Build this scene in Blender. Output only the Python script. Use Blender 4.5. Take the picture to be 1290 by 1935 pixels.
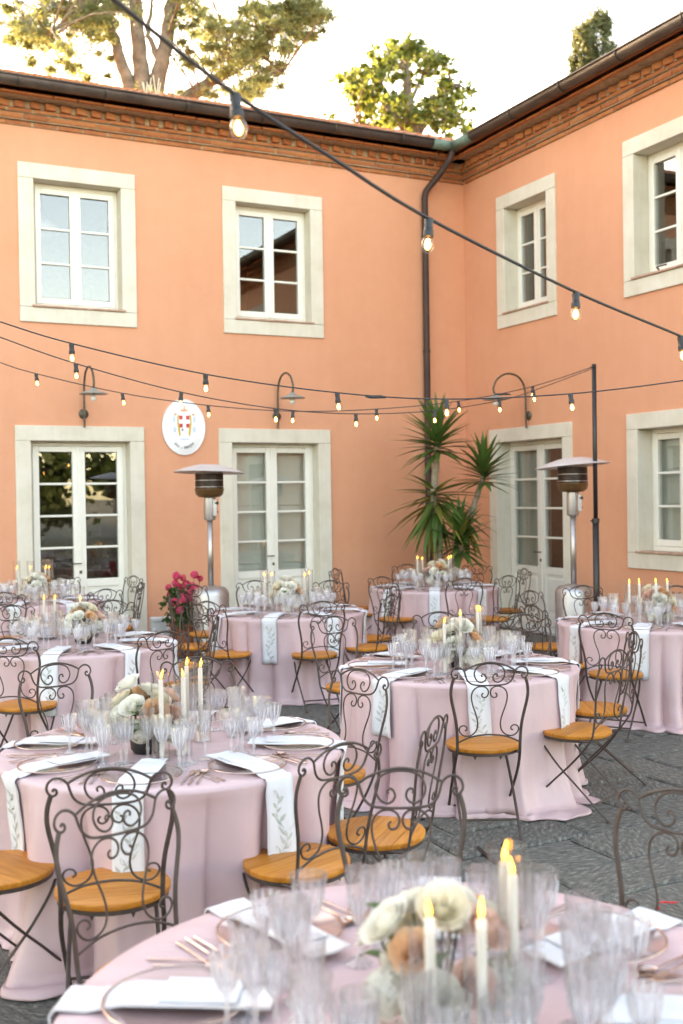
import bpy, bmesh, math, random
import numpy as np
from mathutils import Vector, Matrix
PI = math.pi; TAU = 2*PI
rad = math.radians
random.seed(7); RNG = np.random.default_rng(7)
for o in list(bpy.data.objects): bpy.data.objects.remove(o)
S = bpy.context.scene
COL = S.collection

# ------------------------------------------------------------------ camera
EYE = 1.85; FPX = 2057.59
PITCH = rad(-.7964); ROLL = rad(-.8414)
cd = bpy.data.cameras.new('camera'); cam = bpy.data.objects.new('camera', cd); COL.objects.link(cam)
cd.sensor_fit = 'VERTICAL'; cd.sensor_height = 36; cd.sensor_width = 24
cd.lens = 36*FPX/1935; cd.clip_start = .05; cd.clip_end = 2000
_f = Vector((0, math.cos(PITCH), math.sin(PITCH))); _u = Vector((0, -math.sin(PITCH), math.cos(PITCH))); _r = Vector((1, 0, 0))
_c, _s = math.cos(ROLL), math.sin(ROLL)
_R = _c*_r + _s*_u; _U = -_s*_r + _c*_u
cam.matrix_world = Matrix(((_R.x, _U.x, -_f.x, 0), (_R.y, _U.y, -_f.y, 0), (_R.z, _U.z, -_f.z, EYE), (0, 0, 0, 1)))
cd.dof.use_dof = True; cd.dof.focus_distance = 6.0; cd.dof.aperture_fstop = 2.5; cd.dof.aperture_blades = 9
S.camera = cam

# ------------------------------------------------------------------ world, sun, exposure
SUN_AZ = rad(-36); SUN_EL = rad(11)          # azimuth measured from +Y towards +X
w = bpy.data.worlds.new('World'); S.world = w; w.use_nodes = True
nt = w.node_tree; bg = nt.nodes['Background']
sky = nt.nodes.new('ShaderNodeTexSky'); sky.sky_type = 'NISHITA'; sky.sun_disc = False
sky.sun_elevation = SUN_EL; sky.sun_rotation = SUN_AZ
sky.air_density = .75; sky.dust_density = 1.2; sky.ozone_density = .6; sky.altitude = 100
nt.links.new(sky.outputs[0], bg.inputs[0]); bg.inputs[1].default_value = .15
sd = bpy.data.lights.new('sun', 'SUN'); sun = bpy.data.objects.new('sun', sd); COL.objects.link(sun)
sd.energy = 2.0; sd.angle = rad(.5); sd.color = (1, .88, .70)
sdir = Vector((math.sin(SUN_AZ)*math.cos(SUN_EL), math.cos(SUN_AZ)*math.cos(SUN_EL), math.sin(SUN_EL)))
sun.rotation_euler = sdir.to_track_quat('Z', 'Y').to_euler(); sun.location = (-8, 30, 30)
vs = S.view_settings
vs.view_transform = 'Standard'; vs.look = 'None'; vs.gamma = 1; vs.use_curve_mapping = False
vs.exposure = 3.50
vs.use_white_balance = True; vs.white_balance_temperature = 10200; vs.white_balance_tint = 16
S.cycles.use_denoising = True
S.cycles.max_bounces = 10; S.cycles.transparent_max_bounces = 40
S.cycles.diffuse_bounces = 4; S.cycles.glossy_bounces = 4; S.cycles.transmission_bounces = 8
S.cycles.caustics_reflective = False; S.cycles.caustics_refractive = False
S.cycles.sample_clamp_indirect = 6

# ------------------------------------------------------------------ helpers
def at(px, py, Y):
    """world point seen at photo pixel, at distance Y in front of the camera"""
    a, b = px-645, py-967.5
    c, s = math.cos(-ROLL), math.sin(-ROLL)
    a, b = a*c-b*s, a*s+b*c
    cp, sp = math.cos(PITCH), math.sin(PITCH)
    y = FPX*cp+b*sp; z = FPX*sp-b*cp
    k = Y/y
    return Vector((a*k, Y, EYE+z*k))

class MB:
    def __init__(self): self.v = []; self.f = []; self.m = []
    def add(self, v, f, mi=0):
        n = len(self.v); self.v += [tuple(p) for p in v]
        self.f += [tuple(i+n for i in q) for q in f]; self.m += [mi]*len(f); return self
    def box(self, x0, x1, y0, y1, z0, z1, mi=0):
        v = [(x0,y0,z0),(x1,y0,z0),(x1,y1,z0),(x0,y1,z0),(x0,y0,z1),(x1,y0,z1),(x1,y1,z1),(x0,y1,z1)]
        return self.add(v, [(0,3,2,1),(4,5,6,7),(0,1,5,4),(1,2,6,5),(2,3,7,6),(3,0,4,7)], mi)
    def bbox(self, x0, x1, y0, y1, z0, z1, b=.004, mi=0):
        """box with chamfered edges"""
        v = []; 
        for x, dx in ((x0, 1), (x1, -1)):
            for y, dy in ((y0, 1), (y1, -1)):
                for z, dz in ((z0, 1), (z1, -1)):
                    v += [(x, y+dy*b, z+dz*b), (x+dx*b, y, z+dz*b), (x+dx*b, y+dy*b, z)]
        def i(a, c, d, k): return (a*4+c*2+d)*3+k
        f = []
        for a in (0, 1):
            q = [i(a,0,0,0), i(a,1,0,0), i(a,1,1,0), i(a,0,1,0)]; f.append(q if a else q[::-1])
            q = [i(0,a,0,1), i(1,a,0,1), i(1,a,1,1), i(0,a,1,1)]; f.append(q[::-1] if a else q)
            q = [i(0,0,a,2), i(1,0,a,2), i(1,1,a,2), i(0,1,a,2)]; f.append(q if a else q[::-1])
            for c in (0, 1):
                f.append([i(0,a,c,1), i(1,a,c,1), i(1,a,c,2), i(0,a,c,2)] if a != c else [i(0,a,c,2), i(1,a,c,2), i(1,a,c,1), i(0,a,c,1)])
                f.append([i(a,0,c,0), i(a,1,c,0), i(a,1,c,2), i(a,0,c,2)] if a == c else [i(a,0,c,2), i(a,1,c,2), i(a,1,c,0), i(a,0,c,0)])
                f.append([i(a,c,0,0), i(a,c,1,0), i(a,c,1,1), i(a,c,0,1)] if a != c else [i(a,c,0,1), i(a,c,1,1), i(a,c,1,0), i(a,c,0,0)])
                for d in (0, 1):
                    t = [i(a,c,d,0), i(a,c,d,1), i(a,c,d,2)]
                    f.append(t if (a+c+d) % 2 else t[::-1])
        return self.add(v, f, mi)
    def tube(self, pts, r, n=6, cap=True, mi=0, flat=None):
        P = [Vector(p) for p in pts]; N = len(P)
        R = r if isinstance(r, (list, tuple)) else [r]*N
        T = []
        for i in range(N):
            t = P[min(i+1, N-1)]-P[max(i-1, 0)]
            T.append(t.normalized() if t.length > 1e-9 else Vector((0, 0, 1)))
        ref = Vector((0, 1, 0)) if abs(T[0].y) < .9 else Vector((1, 0, 0))
        nn = (ref-T[0]*ref.dot(T[0])).normalized(); v = []
        for i in range(N):
            nn = nn-T[i]*nn.dot(T[i]); nn = nn.normalized() if nn.length > 1e-6 else T[i].orthogonal().normalized()
            b = T[i].cross(nn); fl = flat or (1, 1)
            for k in range(n):
                a = TAU*(k+.5)/n
                v.append(P[i]+nn*(math.cos(a)*R[i]*fl[0])+b*(math.sin(a)*R[i]*fl[1]))
        f = [(i*n+k, i*n+(k+1) % n, (i+1)*n+(k+1) % n, (i+1)*n+k) for i in range(N-1) for k in range(n)]
        if cap: f += [tuple(range(n))[::-1], tuple((N-1)*n+k for k in range(n))]
        return self.add(v, f, mi)
    def lathe(self, prof, n=24, c=(0, 0, 0), mi=0, mod=None):
        v = []; f = []
        for j, (r, z) in enumerate(prof):
            for k in range(n):
                rr = r if mod is None else r*mod(j, k)
                a = TAU*k/n; v.append((c[0]+rr*math.cos(a), c[1]+rr*math.sin(a), c[2]+z))
        for j in range(len(prof)-1):
            for k in range(n):
                f.append((j*n+k, j*n+(k+1) % n, (j+1)*n+(k+1) % n, (j+1)*n+k))
        if prof[0][0] > 1e-4: f.append(tuple(range(n))[::-1])
        if prof[-1][0] > 1e-4: f.append(tuple((len(prof)-1)*n+k for k in range(n)))
        return self.add(v, f, mi)
    def mesh(self, name, mats, smooth=False, auto=None):
        me = bpy.data.meshes.new(name); me.from_pydata(self.v, [], self.f)
        for m in (mats if isinstance(mats, (list, tuple)) else [mats]): me.materials.append(m)
        if len(me.materials) > 1: me.polygons.foreach_set('material_index', self.m)
        if smooth or auto:
            me.polygons.foreach_set('use_smooth', [True]*len(me.polygons))
            if auto: me.set_sharp_from_angle(angle=rad(auto))
        me.update(); return me
    def obj(self, name, mats, parent=None, smooth=False, auto=None, **kw):
        return link(name, self.mesh(name, mats, smooth, auto), parent, **kw)

def link(name, me, parent=None, loc=None, rot=None, mat=None, scale=None):
    o = bpy.data.objects.new(name, me); COL.objects.link(o)
    if parent: o.parent = parent
    if mat is not None: o.matrix_local = mat
    if loc is not None: o.location = loc
    if rot is not None: o.rotation_euler = rot
    if scale is not None: o.scale = scale
    return o
def tag(o, label, cat, group=None, kind=None):
    if label: o['label'] = label
    if cat: o['category'] = cat
    if group: o['group'] = group
    if kind: o['kind'] = kind
    return o
def thing(name, label, cat, loc=(0, 0, 0), rz=0, group=None):
    o = link(name, None, loc=loc, rot=(0, 0, rz)); o.empty_display_size = .1
    return tag(o, label, cat, group)
def struct(o): o['kind'] = 'structure'; return o
def spline(pts, m=4):
    P = [Vector(p) for p in pts]; out = []
    for i in range(len(P)-1):
        a = P[max(i-1, 0)]; b = P[i]; c = P[i+1]; d = P[min(i+2, len(P)-1)]
        for k in range(m):
            t = k/m
            out.append(.5*((2*b)+(c-a)*t+(2*a-5*b+4*c-d)*t*t+(3*b-a-3*c+d)*t*t*t))
    out.append(P[-1]); return out
def ring_pts(z, r, n=24, c=(0, 0)): return [(c[0]+r*math.cos(TAU*k/n), c[1]+r*math.sin(TAU*k/n), z) for k in range(n+1)]

# ------------------------------------------------------------------ materials
class NT:
    def __init__(self, name):
        self.m = bpy.data.materials.new(name); self.m.use_nodes = True
        self.t = self.m.node_tree; self.b = self.t.nodes['Principled BSDF']; self.out = self.t.nodes['Material Output']
    def n(self, typ, **kw):
        x = self.t.nodes.new('ShaderNode'+typ)
        for k, v in kw.items():
            if hasattr(x, k): setattr(x, k, v)
            else: x.inputs[k.replace('_', ' ')].default_value = v
        return x
    def l(self, a, b): self.t.links.new(a, b)
    def coord(self, kind='Object', scale=None):
        c = self.n('TexCoord').outputs[kind]
        if scale is None: return c
        mp = self.n('Mapping'); mp.inputs['Scale'].default_value = scale; self.l(c, mp.inputs[0]); return mp.outputs[0]
    def noise(self, co, scale, detail=4, rough=.55, dist=0):
        x = self.n('TexNoise'); x.inputs['Scale'].default_value = scale; x.inputs['Detail'].default_value = detail
        x.inputs['Roughness'].default_value = rough; x.inputs['Distortion'].default_value = dist
        self.l(co, x.inputs['Vector']); return x.outputs['Fac']
    def ramp(self, fac, stops):
        x = self.n('ValToRGB'); e = x.color_ramp.elements
        e[0].position, e[0].color = stops[0][0], (*stops[0][1], 1); e[1].position, e[1].color = stops[-1][0], (*stops[-1][1], 1)
        for p, c in stops[1:-1]:
            k = e.new(p); k.color = (*c, 1)
        self.l(fac, x.inputs[0]); return x.outputs[0]
    def mix(self, fac, a, b, mode='MIX'):
        x = self.n('Mix', data_type='RGBA', blend_type=mode)
        for s, val in ((0, fac), (6, a), (7, b)):
            if hasattr(val, 'type') and hasattr(val, 'is_linked'): self.l(val, x.inputs[s])
            else: x.inputs[s].default_value = val if s == 0 else (*val, 1)
        return x.outputs[2]
    def bump(self, h, strength=.3, dist=.01):
        x = self.n('Bump'); x.inputs['Strength'].default_value = strength; x.inputs['Distance'].default_value = dist
        self.l(h, x.inputs['Height']); self.l(x.outputs[0], self.b.inputs['Normal'])
    def rnd(self): return self.n('ObjectInfo').outputs['Random']
    def set(self, **kw):
        for k, v in kw.items():
            i = self.b.inputs[k.replace('_', ' ')]
            if hasattr(v, 'is_linked'): self.l(v, i)
            else: i.default_value = (*v, 1) if isinstance(v, tuple) and len(v) == 3 else v
        return self.m

def plain(name, col, rough=.6, metal=0, var=.12, scale=20, bump=0, coat=0):
    k = NT(name); co = k.coord(); nz = k.noise(co, scale)
    a = tuple(c*(1-var) for c in col); b = tuple(min(1, c*(1+var)) for c in col)
    k.set(Base_Color=k.ramp(nz, [(.3, a), (.7, b)]), Roughness=rough, Metallic=metal)
    if coat: k.set(Coat_Weight=coat, Coat_Roughness=.15)
    if bump: k.bump(k.noise(co, scale*4), bump, .004)
    return k.m

def m_plaster():
    k = NT('orange_plaster'); co = k.coord()
    big = k.noise(co, .9, 5, .6); mid = k.noise(co, 5, 5, .65)
    st = k.noise(k.coord('Object', (3.5, 3.5, .35)), 1.6, 4, .6)
    c = k.ramp(big, [(.3, (.68, .292, .168)), (.55, (.72, .322, .192)), (.75, (.74, .338, .21))])
    c = k.mix(.35, c, k.ramp(mid, [(.3, (.67, .29, .168)), (.7, (.75, .345, .215))]))
    c = k.mix(.08, c, k.ramp(st, [(.35, (.60, .255, .14)), (.6, (.75, .355, .205))]))
    k.set(Base_Color=c, Roughness=.9); k.bump(k.noise(co, 60, 5, .7), .12, .004); return k.m
def m_stone():
    k = NT('grey_green_stone'); co = k.coord()
    c = k.ramp(k.noise(co, 2.5, 6, .65), [(.3, (.60, .535, .43)), (.5, (.68, .615, .51)), (.72, (.73, .675, .58))])
    st = k.noise(k.coord('Object', (9, 9, .9)), 2, 4)
    c = k.mix(.15, c, k.ramp(st, [(.35, (.50, .46, .36)), (.65, (.70, .66, .57))]))
    k.set(Base_Color=c, Roughness=.85); k.bump(k.noise(co, 90, 4, .7), .15, .003); return k.m
def m_brick():
    k = NT('terracotta_brick'); co = k.coord(); r = k.rnd()
    c = k.ramp(r, [(0, (.30, .085, .035)), (.35, (.42, .125, .045)), (.7, (.50, .19, .075)), (1, (.36, .10, .045))])
    d = k.ramp(k.noise(co, 14, 6, .7), [(.3, (.24, .075, .035)), (.5, (.46, .16, .06)), (.8, (.58, .34, .2))])
    k.set(Base_Color=k.mix(.4, c, d), Roughness=.9); k.bump(k.noise(co, 70, 5, .7), .4, .004); return k.m
def m_paving():
    k = NT('chiselled_paving_stone'); co = k.coord(); r = k.rnd()
    base = k.ramp(r, [(0, (0.105, 0.108, 0.104)), (.3, (0.163, 0.162, 0.145)), (.6, (0.198, 0.191, 0.163)), (.8, (0.125, 0.129, 0.125)), (1, (0.225, 0.216, 0.188))])
    nz = k.noise(co, 4.5, 8, .75)
    c = k.mix(.5, base, k.ramp(nz, [(.28, (0.037, 0.036, 0.036)), (.46, (0.125, 0.124, 0.110)), (.62, (0.211, 0.204, 0.176)), (.8, (0.373, 0.358, 0.303))]))
    lich = k.noise(co, 38, 6, .75)
    c = k.mix(k.ramp(lich, [(.54, (0, 0, 0)), (.68, (0.624, 0.618, 0.604))]), c, (0.373, 0.346, 0.273))
    tc = k.n('TexCoord').outputs['Object']; vr = k.n('VectorRotate'); vr.rotation_type = 'Z_AXIS'
    mr = k.n('Math', operation='MULTIPLY'); k.l(r, mr.inputs[0]); mr.inputs[1].default_value = 9
    k.l(tc, vr.inputs['Vector']); k.l(mr.outputs[0], vr.inputs['Angle'])
    mp = k.n('Mapping'); mp.inputs['Scale'].default_value = (17, 50, 20); k.l(vr.outputs[0], mp.inputs[0])
    ch = k.noise(mp.outputs[0], 1.0, 4, .65, .1)
    ad = k.n('Math', operation='MULTIPLY_ADD'); k.l(nz, ad.inputs[0]); ad.inputs[1].default_value = 1.6; k.l(ch, ad.inputs[2])
    c = k.mix(.5, c, k.ramp(ch, [(.38, (0.035, 0.036, 0.034)), (.48, (0.125, 0.124, 0.110)), (.56, (0.198, 0.195, 0.172)), (.66, (0.449, 0.431, 0.375))]))  # light and shade of the chisel relief painted into the colour
    k.set(Base_Color=c, Roughness=k.ramp(nz, [(.3, (.5,)*3), (.7, (.85,)*3)]), Specular_IOR_Level=.35); k.bump(ad.outputs[0], 1.0, .03); return k.m
def m_cloth(name, col, sheen=.3, rough=.65):
    k = NT(name); co = k.coord()
    a = tuple(c*.95 for c in col); b = tuple(min(1, c*1.04) for c in col)
    k.set(Base_Color=k.ramp(k.noise(co, 3), [(.3, a), (.7, b)]), Roughness=rough, Sheen_Weight=sheen, Specular_IOR_Level=.5 if rough < .5 else .2)
    nz = k.noise(co, 350, 2); w2 = k.noise(co, 5, 4, .5)
    ad = k.n('Math', operation='MULTIPLY_ADD'); k.l(w2, ad.inputs[0]); ad.inputs[1].default_value = 5; k.l(nz, ad.inputs[2])
    if rough < .5:          # creased satin: long ironed lines and soft wrinkles
        mp = k.n('Mapping'); mp.inputs['Rotation'].default_value = (.5, .4, .7); mp.inputs['Scale'].default_value = (1.2, 7, 1.2); k.l(co, mp.inputs[0])
        cr = k.noise(mp.outputs[0], 2.2, 3, .5, .6); m2 = k.n('Math', operation='MULTIPLY_ADD'); k.l(cr, m2.inputs[0]); m2.inputs[1].default_value = 9; k.l(ad.outputs[0], m2.inputs[2])
        k.bump(m2.outputs[0], .22, .006); return k.m
    k.bump(ad.outputs[0], .1, .004); return k.m
def m_wood():
    k = NT('varnished_orange_wood'); r = k.rnd()
    tc = k.coord('Object'); off = k.n('Vector', ) if False else None
    cb = k.n('CombineXYZ'); mm = k.n('Math', operation='MULTIPLY'); k.l(r, mm.inputs[0]); mm.inputs[1].default_value = 37
    k.l(mm.outputs[0], cb.inputs[1]); k.l(mm.outputs[0], cb.inputs[0])
    va = k.n('VectorMath', operation='ADD'); k.l(tc, va.inputs[0]); k.l(cb.outputs[0], va.inputs[1])
    mp = k.n('Mapping'); mp.inputs['Scale'].default_value = (3, 42, 8); k.l(va.outputs[0], mp.inputs[0])
    g = k.noise(mp.outputs[0], 1.3, 5, .6, .8)
    mp2 = k.n('Mapping'); mp2.inputs['Scale'].default_value = (6, 14, 6); k.l(va.outputs[0], mp2.inputs[0])
    kn = k.noise(mp2.outputs[0], 1.4, 3, .5, 1.2)
    c = k.ramp(g, [(.28, (.40, .115, .014)), (.5, (.56, .195, .026)), (.75, (.64, .26, .048))])
    c = k.mix(k.ramp(kn, [(.66, (0, 0, 0)), (.74, (.75, .75, .75))]), c, (.24, .07, .018))
    hs = k.n('HueSaturation'); k.l(c, hs.inputs['Color']); vv = k.n('MapRange'); k.l(r, vv.inputs[0]); vv.inputs[3].default_value = .82; vv.inputs[4].default_value = 1.12
    k.l(vv.outputs[0], hs.inputs['Value'])
    k.set(Base_Color=hs.outputs[0], Roughness=.5, Coat_Weight=.08, Coat_Roughness=.2, Specular_IOR_Level=.3); k.bump(g, .08, .003); return k.m
def m_glass(name, tint=(1, 1, 1), fmul=1.0, rough=.02, body=None, bodyfac=0):
    """thin clear glass: see-through with a Fresnel sheen"""
    k = NT(name); k.t.nodes.remove(k.b)
    tr = k.n('BsdfTransparent'); tr.inputs[0].default_value = (*tint, 1)
    gl = k.n('BsdfGlossy'); gl.inputs['Roughness'].default_value = rough
    fr = k.n('LayerWeight'); fr.inputs['Blend'].default_value = .5       # Schlick from the facing term: the same on both faces
    pw = k.n('Math', operation='POWER'); k.l(fr.outputs['Facing'], pw.inputs[0]); pw.inputs[1].default_value = 4.0
    sc = k.n('Math', operation='MULTIPLY_ADD'); k.l(pw.outputs[0], sc.inputs[0]); sc.inputs[1].default_value = .8; sc.inputs[2].default_value = .045
    mu = k.n('Math', operation='MULTIPLY', use_clamp=True); k.l(sc.outputs[0], mu.inputs[0]); mu.inputs[1].default_value = fmul
    mx = k.n('MixShader'); k.l(mu.outputs[0], mx.inputs[0]); k.l(tr.outputs[0], mx.inputs[1]); k.l(gl.outputs[0], mx.inputs[2])
    res = mx
    if body:
        df = k.n('BsdfTranslucent'); df.inputs[0].default_value = (*body, 1)
        dd = k.n('BsdfDiffuse'); dd.inputs[0].default_value = (*body, 1)
        a = k.n('MixShader'); a.inputs[0].default_value = .5; k.l(df.outputs[0], a.inputs[1]); k.l(dd.outputs[0], a.inputs[2])
        b = k.n('MixShader'); b.inputs[0].default_value = bodyfac; k.l(mx.outputs[0], b.inputs[1]); k.l(a.outputs[0], b.inputs[2]); res = b
    k.l(res.outputs[0], k.out.inputs[0]); return k.m
def m_emit(name, col, strength):
    k = NT(name); k.set(Base_Color=col, Emission_Color=col, Emission_Strength=strength); return k.m
def m_leaf(name, cols, trans, tfac=.45, rough=.5):
    k = NT(name); co = k.coord()
    nz = k.noise(co, 1.1, 3); g = k.n('NewGeometry').outputs['Random Per Island']
    ad = k.n('Math', operation='MULTIPLY_ADD'); k.l(g, ad.inputs[0]); ad.inputs[1].default_value = .6
    m2 = k.n('Math', operation='MULTIPLY'); k.l(nz, m2.inputs[0]); m2.inputs[1].default_value = .45; k.l(m2.outputs[0], ad.inputs[2])
    c = k.ramp(ad.outputs[0], [(.15, cols[0]), (.5, cols[1]), (.85, cols[2])])
    k.set(Base_Color=c, Roughness=rough, Specular_IOR_Level=.25)
    tl = k.n('BsdfTranslucent'); k.l(k.mix(.6, c, trans), tl.inputs[0])
    mx = k.n('MixShader'); mx.inputs[0].default_value = tfac
    k.l(k.b.outputs[0], mx.inputs[1]); k.l(tl.outputs[0], mx.inputs[2]); k.l(mx.outputs[0], k.out.inputs[0]); return k.m
def m_petal(name, c0, c1, trans=.3):
    k = NT(name); g = k.noise(k.coord(), 30, 3)
    c = k.ramp(g, [(.3, c0), (.7, c1)]); k.set(Base_Color=c, Roughness=.7, Specular_IOR_Level=.2)
    tl = k.n('BsdfTranslucent'); k.l(c, tl.inputs[0]); mx = k.n('MixShader'); mx.inputs[0].default_value = trans
    k.l(k.b.outputs[0], mx.inputs[1]); k.l(tl.outputs[0], mx.inputs[2]); k.l(mx.outputs[0], k.out.inputs[0]); return k.m

M = {}
M['plaster'] = m_plaster(); M['stone'] = m_stone(); M['brick'] = m_brick(); M['paving'] = m_paving()
M['mortar'] = plain('mortar', (.36, .27, .18), .95, var=.3, scale=15, bump=.4)
M['joint'] = plain('joint_sand', (.20, .19, .155), .95, var=.4, scale=9, bump=.5)
M['whitepaint'] = plain('cream_white_paint', (.80, .77, .69), .45, var=.03, scale=6)
M['panelpaint'] = plain('white_shutter_paint', (.66, .66, .58), .6, var=.04, scale=3)
M['room'] = plain('room_wall', (.35, .27, .18), .9)
M['gutter'] = plain('brown_gutter_metal', (.085, .068, .058), .42, .35, var=.3, scale=5)
M['copper'] = plain('green_copper', (.12, .19, .155), .6, .2, var=.3, scale=12)
M['pipe'] = plain('brown_pipe_metal', (.05, .026, .021), .65, .0, var=.25, scale=4)
M['rtile'] = m_brick(); M['rtile'].name = 'clay_roof_tile'
M['iron'] = plain('brown_wrought_iron', (.066, .044, .036), .5, .1, var=.3, scale=25, bump=.25)
M['wood'] = m_wood()
M['cloth'] = m_cloth('blush_satin_cloth', (.60, .42, .435), .05, .42)
M['linen'] = m_cloth('white_linen', (.70, .71, .74), .1, .8)
M['print'] = plain('grey_green_leaf_print', (.46, .49, .45), .9, var=.3, scale=30)
M['card'] = plain('white_card', (.68, .68, .70), .8, var=.01)
M['cardline'] = plain('grey_card_print', (.62, .62, .64), .8)
def m_crystal():
    """clear crystal, the glints of its vertical cuts painted white round the bowl"""
    k = NT('cut_crystal'); k.t.nodes.remove(k.b); co = k.n('TexCoord').outputs['Object']
    sx = k.n('SeparateXYZ'); k.l(co, sx.inputs[0])
    an = k.n('Math', operation='ARCTAN2'); k.l(sx.outputs[1], an.inputs[0]); k.l(sx.outputs[0], an.inputs[1])
    mu = k.n('Math', operation='MULTIPLY'); k.l(an.outputs[0], mu.inputs[0]); mu.inputs[1].default_value = 11
    si = k.n('Math', operation='SINE'); k.l(mu.outputs[0], si.inputs[0])
    cut = k.n('MapRange'); k.l(si.outputs[0], cut.inputs[0]); cut.inputs[1].default_value = .25; cut.inputs[2].default_value = .9; cut.inputs[3].default_value = .04; cut.inputs[4].default_value = .52  # white stripes put into the bowl's colour for sparkle
    zr = k.n('MapRange'); k.l(sx.outputs[2], zr.inputs[0]); zr.inputs[1].default_value = .175; zr.inputs[2].default_value = .15; zr.inputs[3].default_value = .10; zr.inputs[4].default_value = 1
    bf = k.n('Math', operation='MULTIPLY'); k.l(cut.outputs[0], bf.inputs[0]); k.l(zr.outputs[0], bf.inputs[1])
    tr = k.n('BsdfTransparent'); tr.inputs[0].default_value = (.99, .99, .995, 1)
    gl = k.n('BsdfGlossy'); gl.inputs['Roughness'].default_value = .03
    lw = k.n('LayerWeight'); lw.inputs['Blend'].default_value = .5
    pw = k.n('Math', operation='POWER'); k.l(lw.outputs['Facing'], pw.inputs[0]); pw.inputs[1].default_value = 4
    f2 = k.n('Math', operation='MULTIPLY_ADD'); k.l(pw.outputs[0], f2.inputs[0]); f2.inputs[1].default_value = .9; f2.inputs[2].default_value = .07
    m1 = k.n('MixShader'); k.l(f2.outputs[0], m1.inputs[0]); k.l(tr.outputs[0], m1.inputs[1]); k.l(gl.outputs[0], m1.inputs[2])
    gb = k.n('BsdfGlass'); gb.inputs['IOR'].default_value = 1.5; m2 = k.n('MixShader'); m2.inputs[0].default_value = .16; k.l(m1.outputs[0], m2.inputs[1]); k.l(gb.outputs[0], m2.inputs[2])
    df = k.n('BsdfDiffuse'); df.inputs[0].default_value = (.97, .97, 1, 1); tl = k.n('BsdfTranslucent'); tl.inputs[0].default_value = (.97, .97, 1, 1)
    a_ = k.n('AddShader') if False else k.n('MixShader'); a_.inputs[0].default_value = .5; k.l(df.outputs[0], a_.inputs[1]); k.l(tl.outputs[0], a_.inputs[2])
    m3 = k.n('MixShader'); k.l(bf.outputs[0], m3.inputs[0]); k.l(m2.outputs[0], m3.inputs[1]); k.l(a_.outputs[0], m3.inputs[2]); k.l(m3.outputs[0], k.out.inputs[0]); return k.m
M['crystal'] = m_crystal()
M['cylglass'] = m_glass('clear_cylinder_glass', (.99, .99, .99), 1.4, .02)
M['plateglass'] = m_glass('pink_rimmed_glass', (.97, .94, .93), 1.3, .05, (.85, .70, .66), .12)
M['pane'] = m_glass('window_pane', (.90, .92, .91), 2.2, .004)
M['wax'] = m_petal('ivory_wax', (.92, .86, .77), (.94, .89, .81), .25)
M['wick'] = plain('wick', (.03, .025, .02), .9)
M['flame'] = m_emit('flame', (1, .45, .07), 1.3)
M['bulbcore'] = m_emit('glowing_filament', (1, .56, .20), 2.2)
M['bulb'] = m_glass('bulb_glass', (1, .95, .82), 1.2, .02)
M['rubber'] = plain('black_rubber', (.022, .022, .024), .5, bump=.1)
M['cable'] = plain('black_cable', (.025, .022, .024), .5)
M['steel'] = plain('brushed_steel', (.50, .48, .47), .42, .9, var=.12, scale=8)
M['dish'] = plain('aluminium_dish', (.66, .64, .64), .45, .35, var=.08, scale=4)
M['burner'] = plain('burnt_mesh', (.05, .035, .03), .5, .7, var=.3)
M['brass'] = plain('warm_brass', (.24, .135, .06), .4, .7)
M['black'] = plain('black_paint', (.018, .017, .018), .38, bump=.2)
M['lampmetal'] = plain('aged_bronze', (.11, .09, .065), .5, .5, var=.3, scale=18)
M['lampshade'] = plain('grey_enamel', (.34, .33, .29), .5, .2)
M['opal'] = plain('opal_bulb', (.80, .80, .76), .25)
M['signwhite'] = plain('white_enamel', (.80, .80, .80), .35, var=.02, scale=4)
M['red'] = plain('red_enamel', (.62, .05, .05), .5, var=.2, scale=25)
M['gold'] = plain('gold_enamel', (.62, .38, .05), .5, var=.3, scale=25)
M['peach'] = plain('pale_orange_enamel', (.70, .40, .22), .5, var=.2, scale=25)
M['paleblue'] = plain('pale_blue_enamel', (.52, .60, .68), .5, var=.12, scale=25)
M['letter'] = plain('dark_lettering', (.09, .09, .10), .5)
M['silver'] = plain('rose_gold_cutlery', (.56, .44, .40), .22, 1, var=.05)
M['terracotta'] = plain('terracotta_pot', (.36, .12, .055), .85, var=.25, scale=9, bump=.2)
M['bark'] = plain('pale_bark', (.20, .18, .145), .95, var=.5, scale=4, bump=.8)
M['yuccabark'] = plain('yucca_bark', (.30, .24, .17), .95, var=.35, scale=30, bump=.6)
M['yucca'] = m_leaf('yucca_leaf', [(.05, .105, .03), (.075, .15, .038), (.115, .19, .05)], (.16, .25, .04), .2, .35)
M['yuccaold'] = m_leaf('yucca_leaf_yellowing', [(.11, .14, .03), (.19, .20, .045), (.26, .23, .06)], (.35, .3, .06), .25, .4)
M['cedar'] = m_leaf('cedar_foliage', [(.08, .125, .06), (.13, .175, .08), (.20, .23, .10)], (.38, .40, .14), .42)
M['maple'] = m_leaf('plane_tree_leaves', [(.055, .10, .035), (.09, .14, .04), (.16, .19, .045)], (.36, .42, .08), .40)
M['cypress'] = m_leaf('cypress_foliage', [(.06, .085, .05), (.09, .12, .065), (.14, .165, .085)], (.3, .3, .1), .3)
M['hedge'] = m_leaf('dark_wood', [(.025, .045, .015), (.04, .065, .02), (.06, .09, .03)], (.1, .14, .03), .2)
M['green'] = m_leaf('bouquet_leaf', [(.04, .09, .03), (.06, .13, .04), (.10, .17, .06)], (.15, .25, .06), .3)
M['rosew'] = m_petal('white_petal', (.82, .80, .70), (.90, .89, .83))
M['rosec'] = m_petal('cream_petal', (.82, .74, .56), (.90, .86, .72))
M['rosep'] = m_petal('peach_petal', (.74, .42, .22), (.84, .58, .38))
M['roseb'] = m_petal('blush_petal', (.80, .52, .42), (.88, .68, .58))
M['pink'] = m_petal('hot_pink_petal', (.80, .05, .15), (.90, .20, .30))
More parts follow.
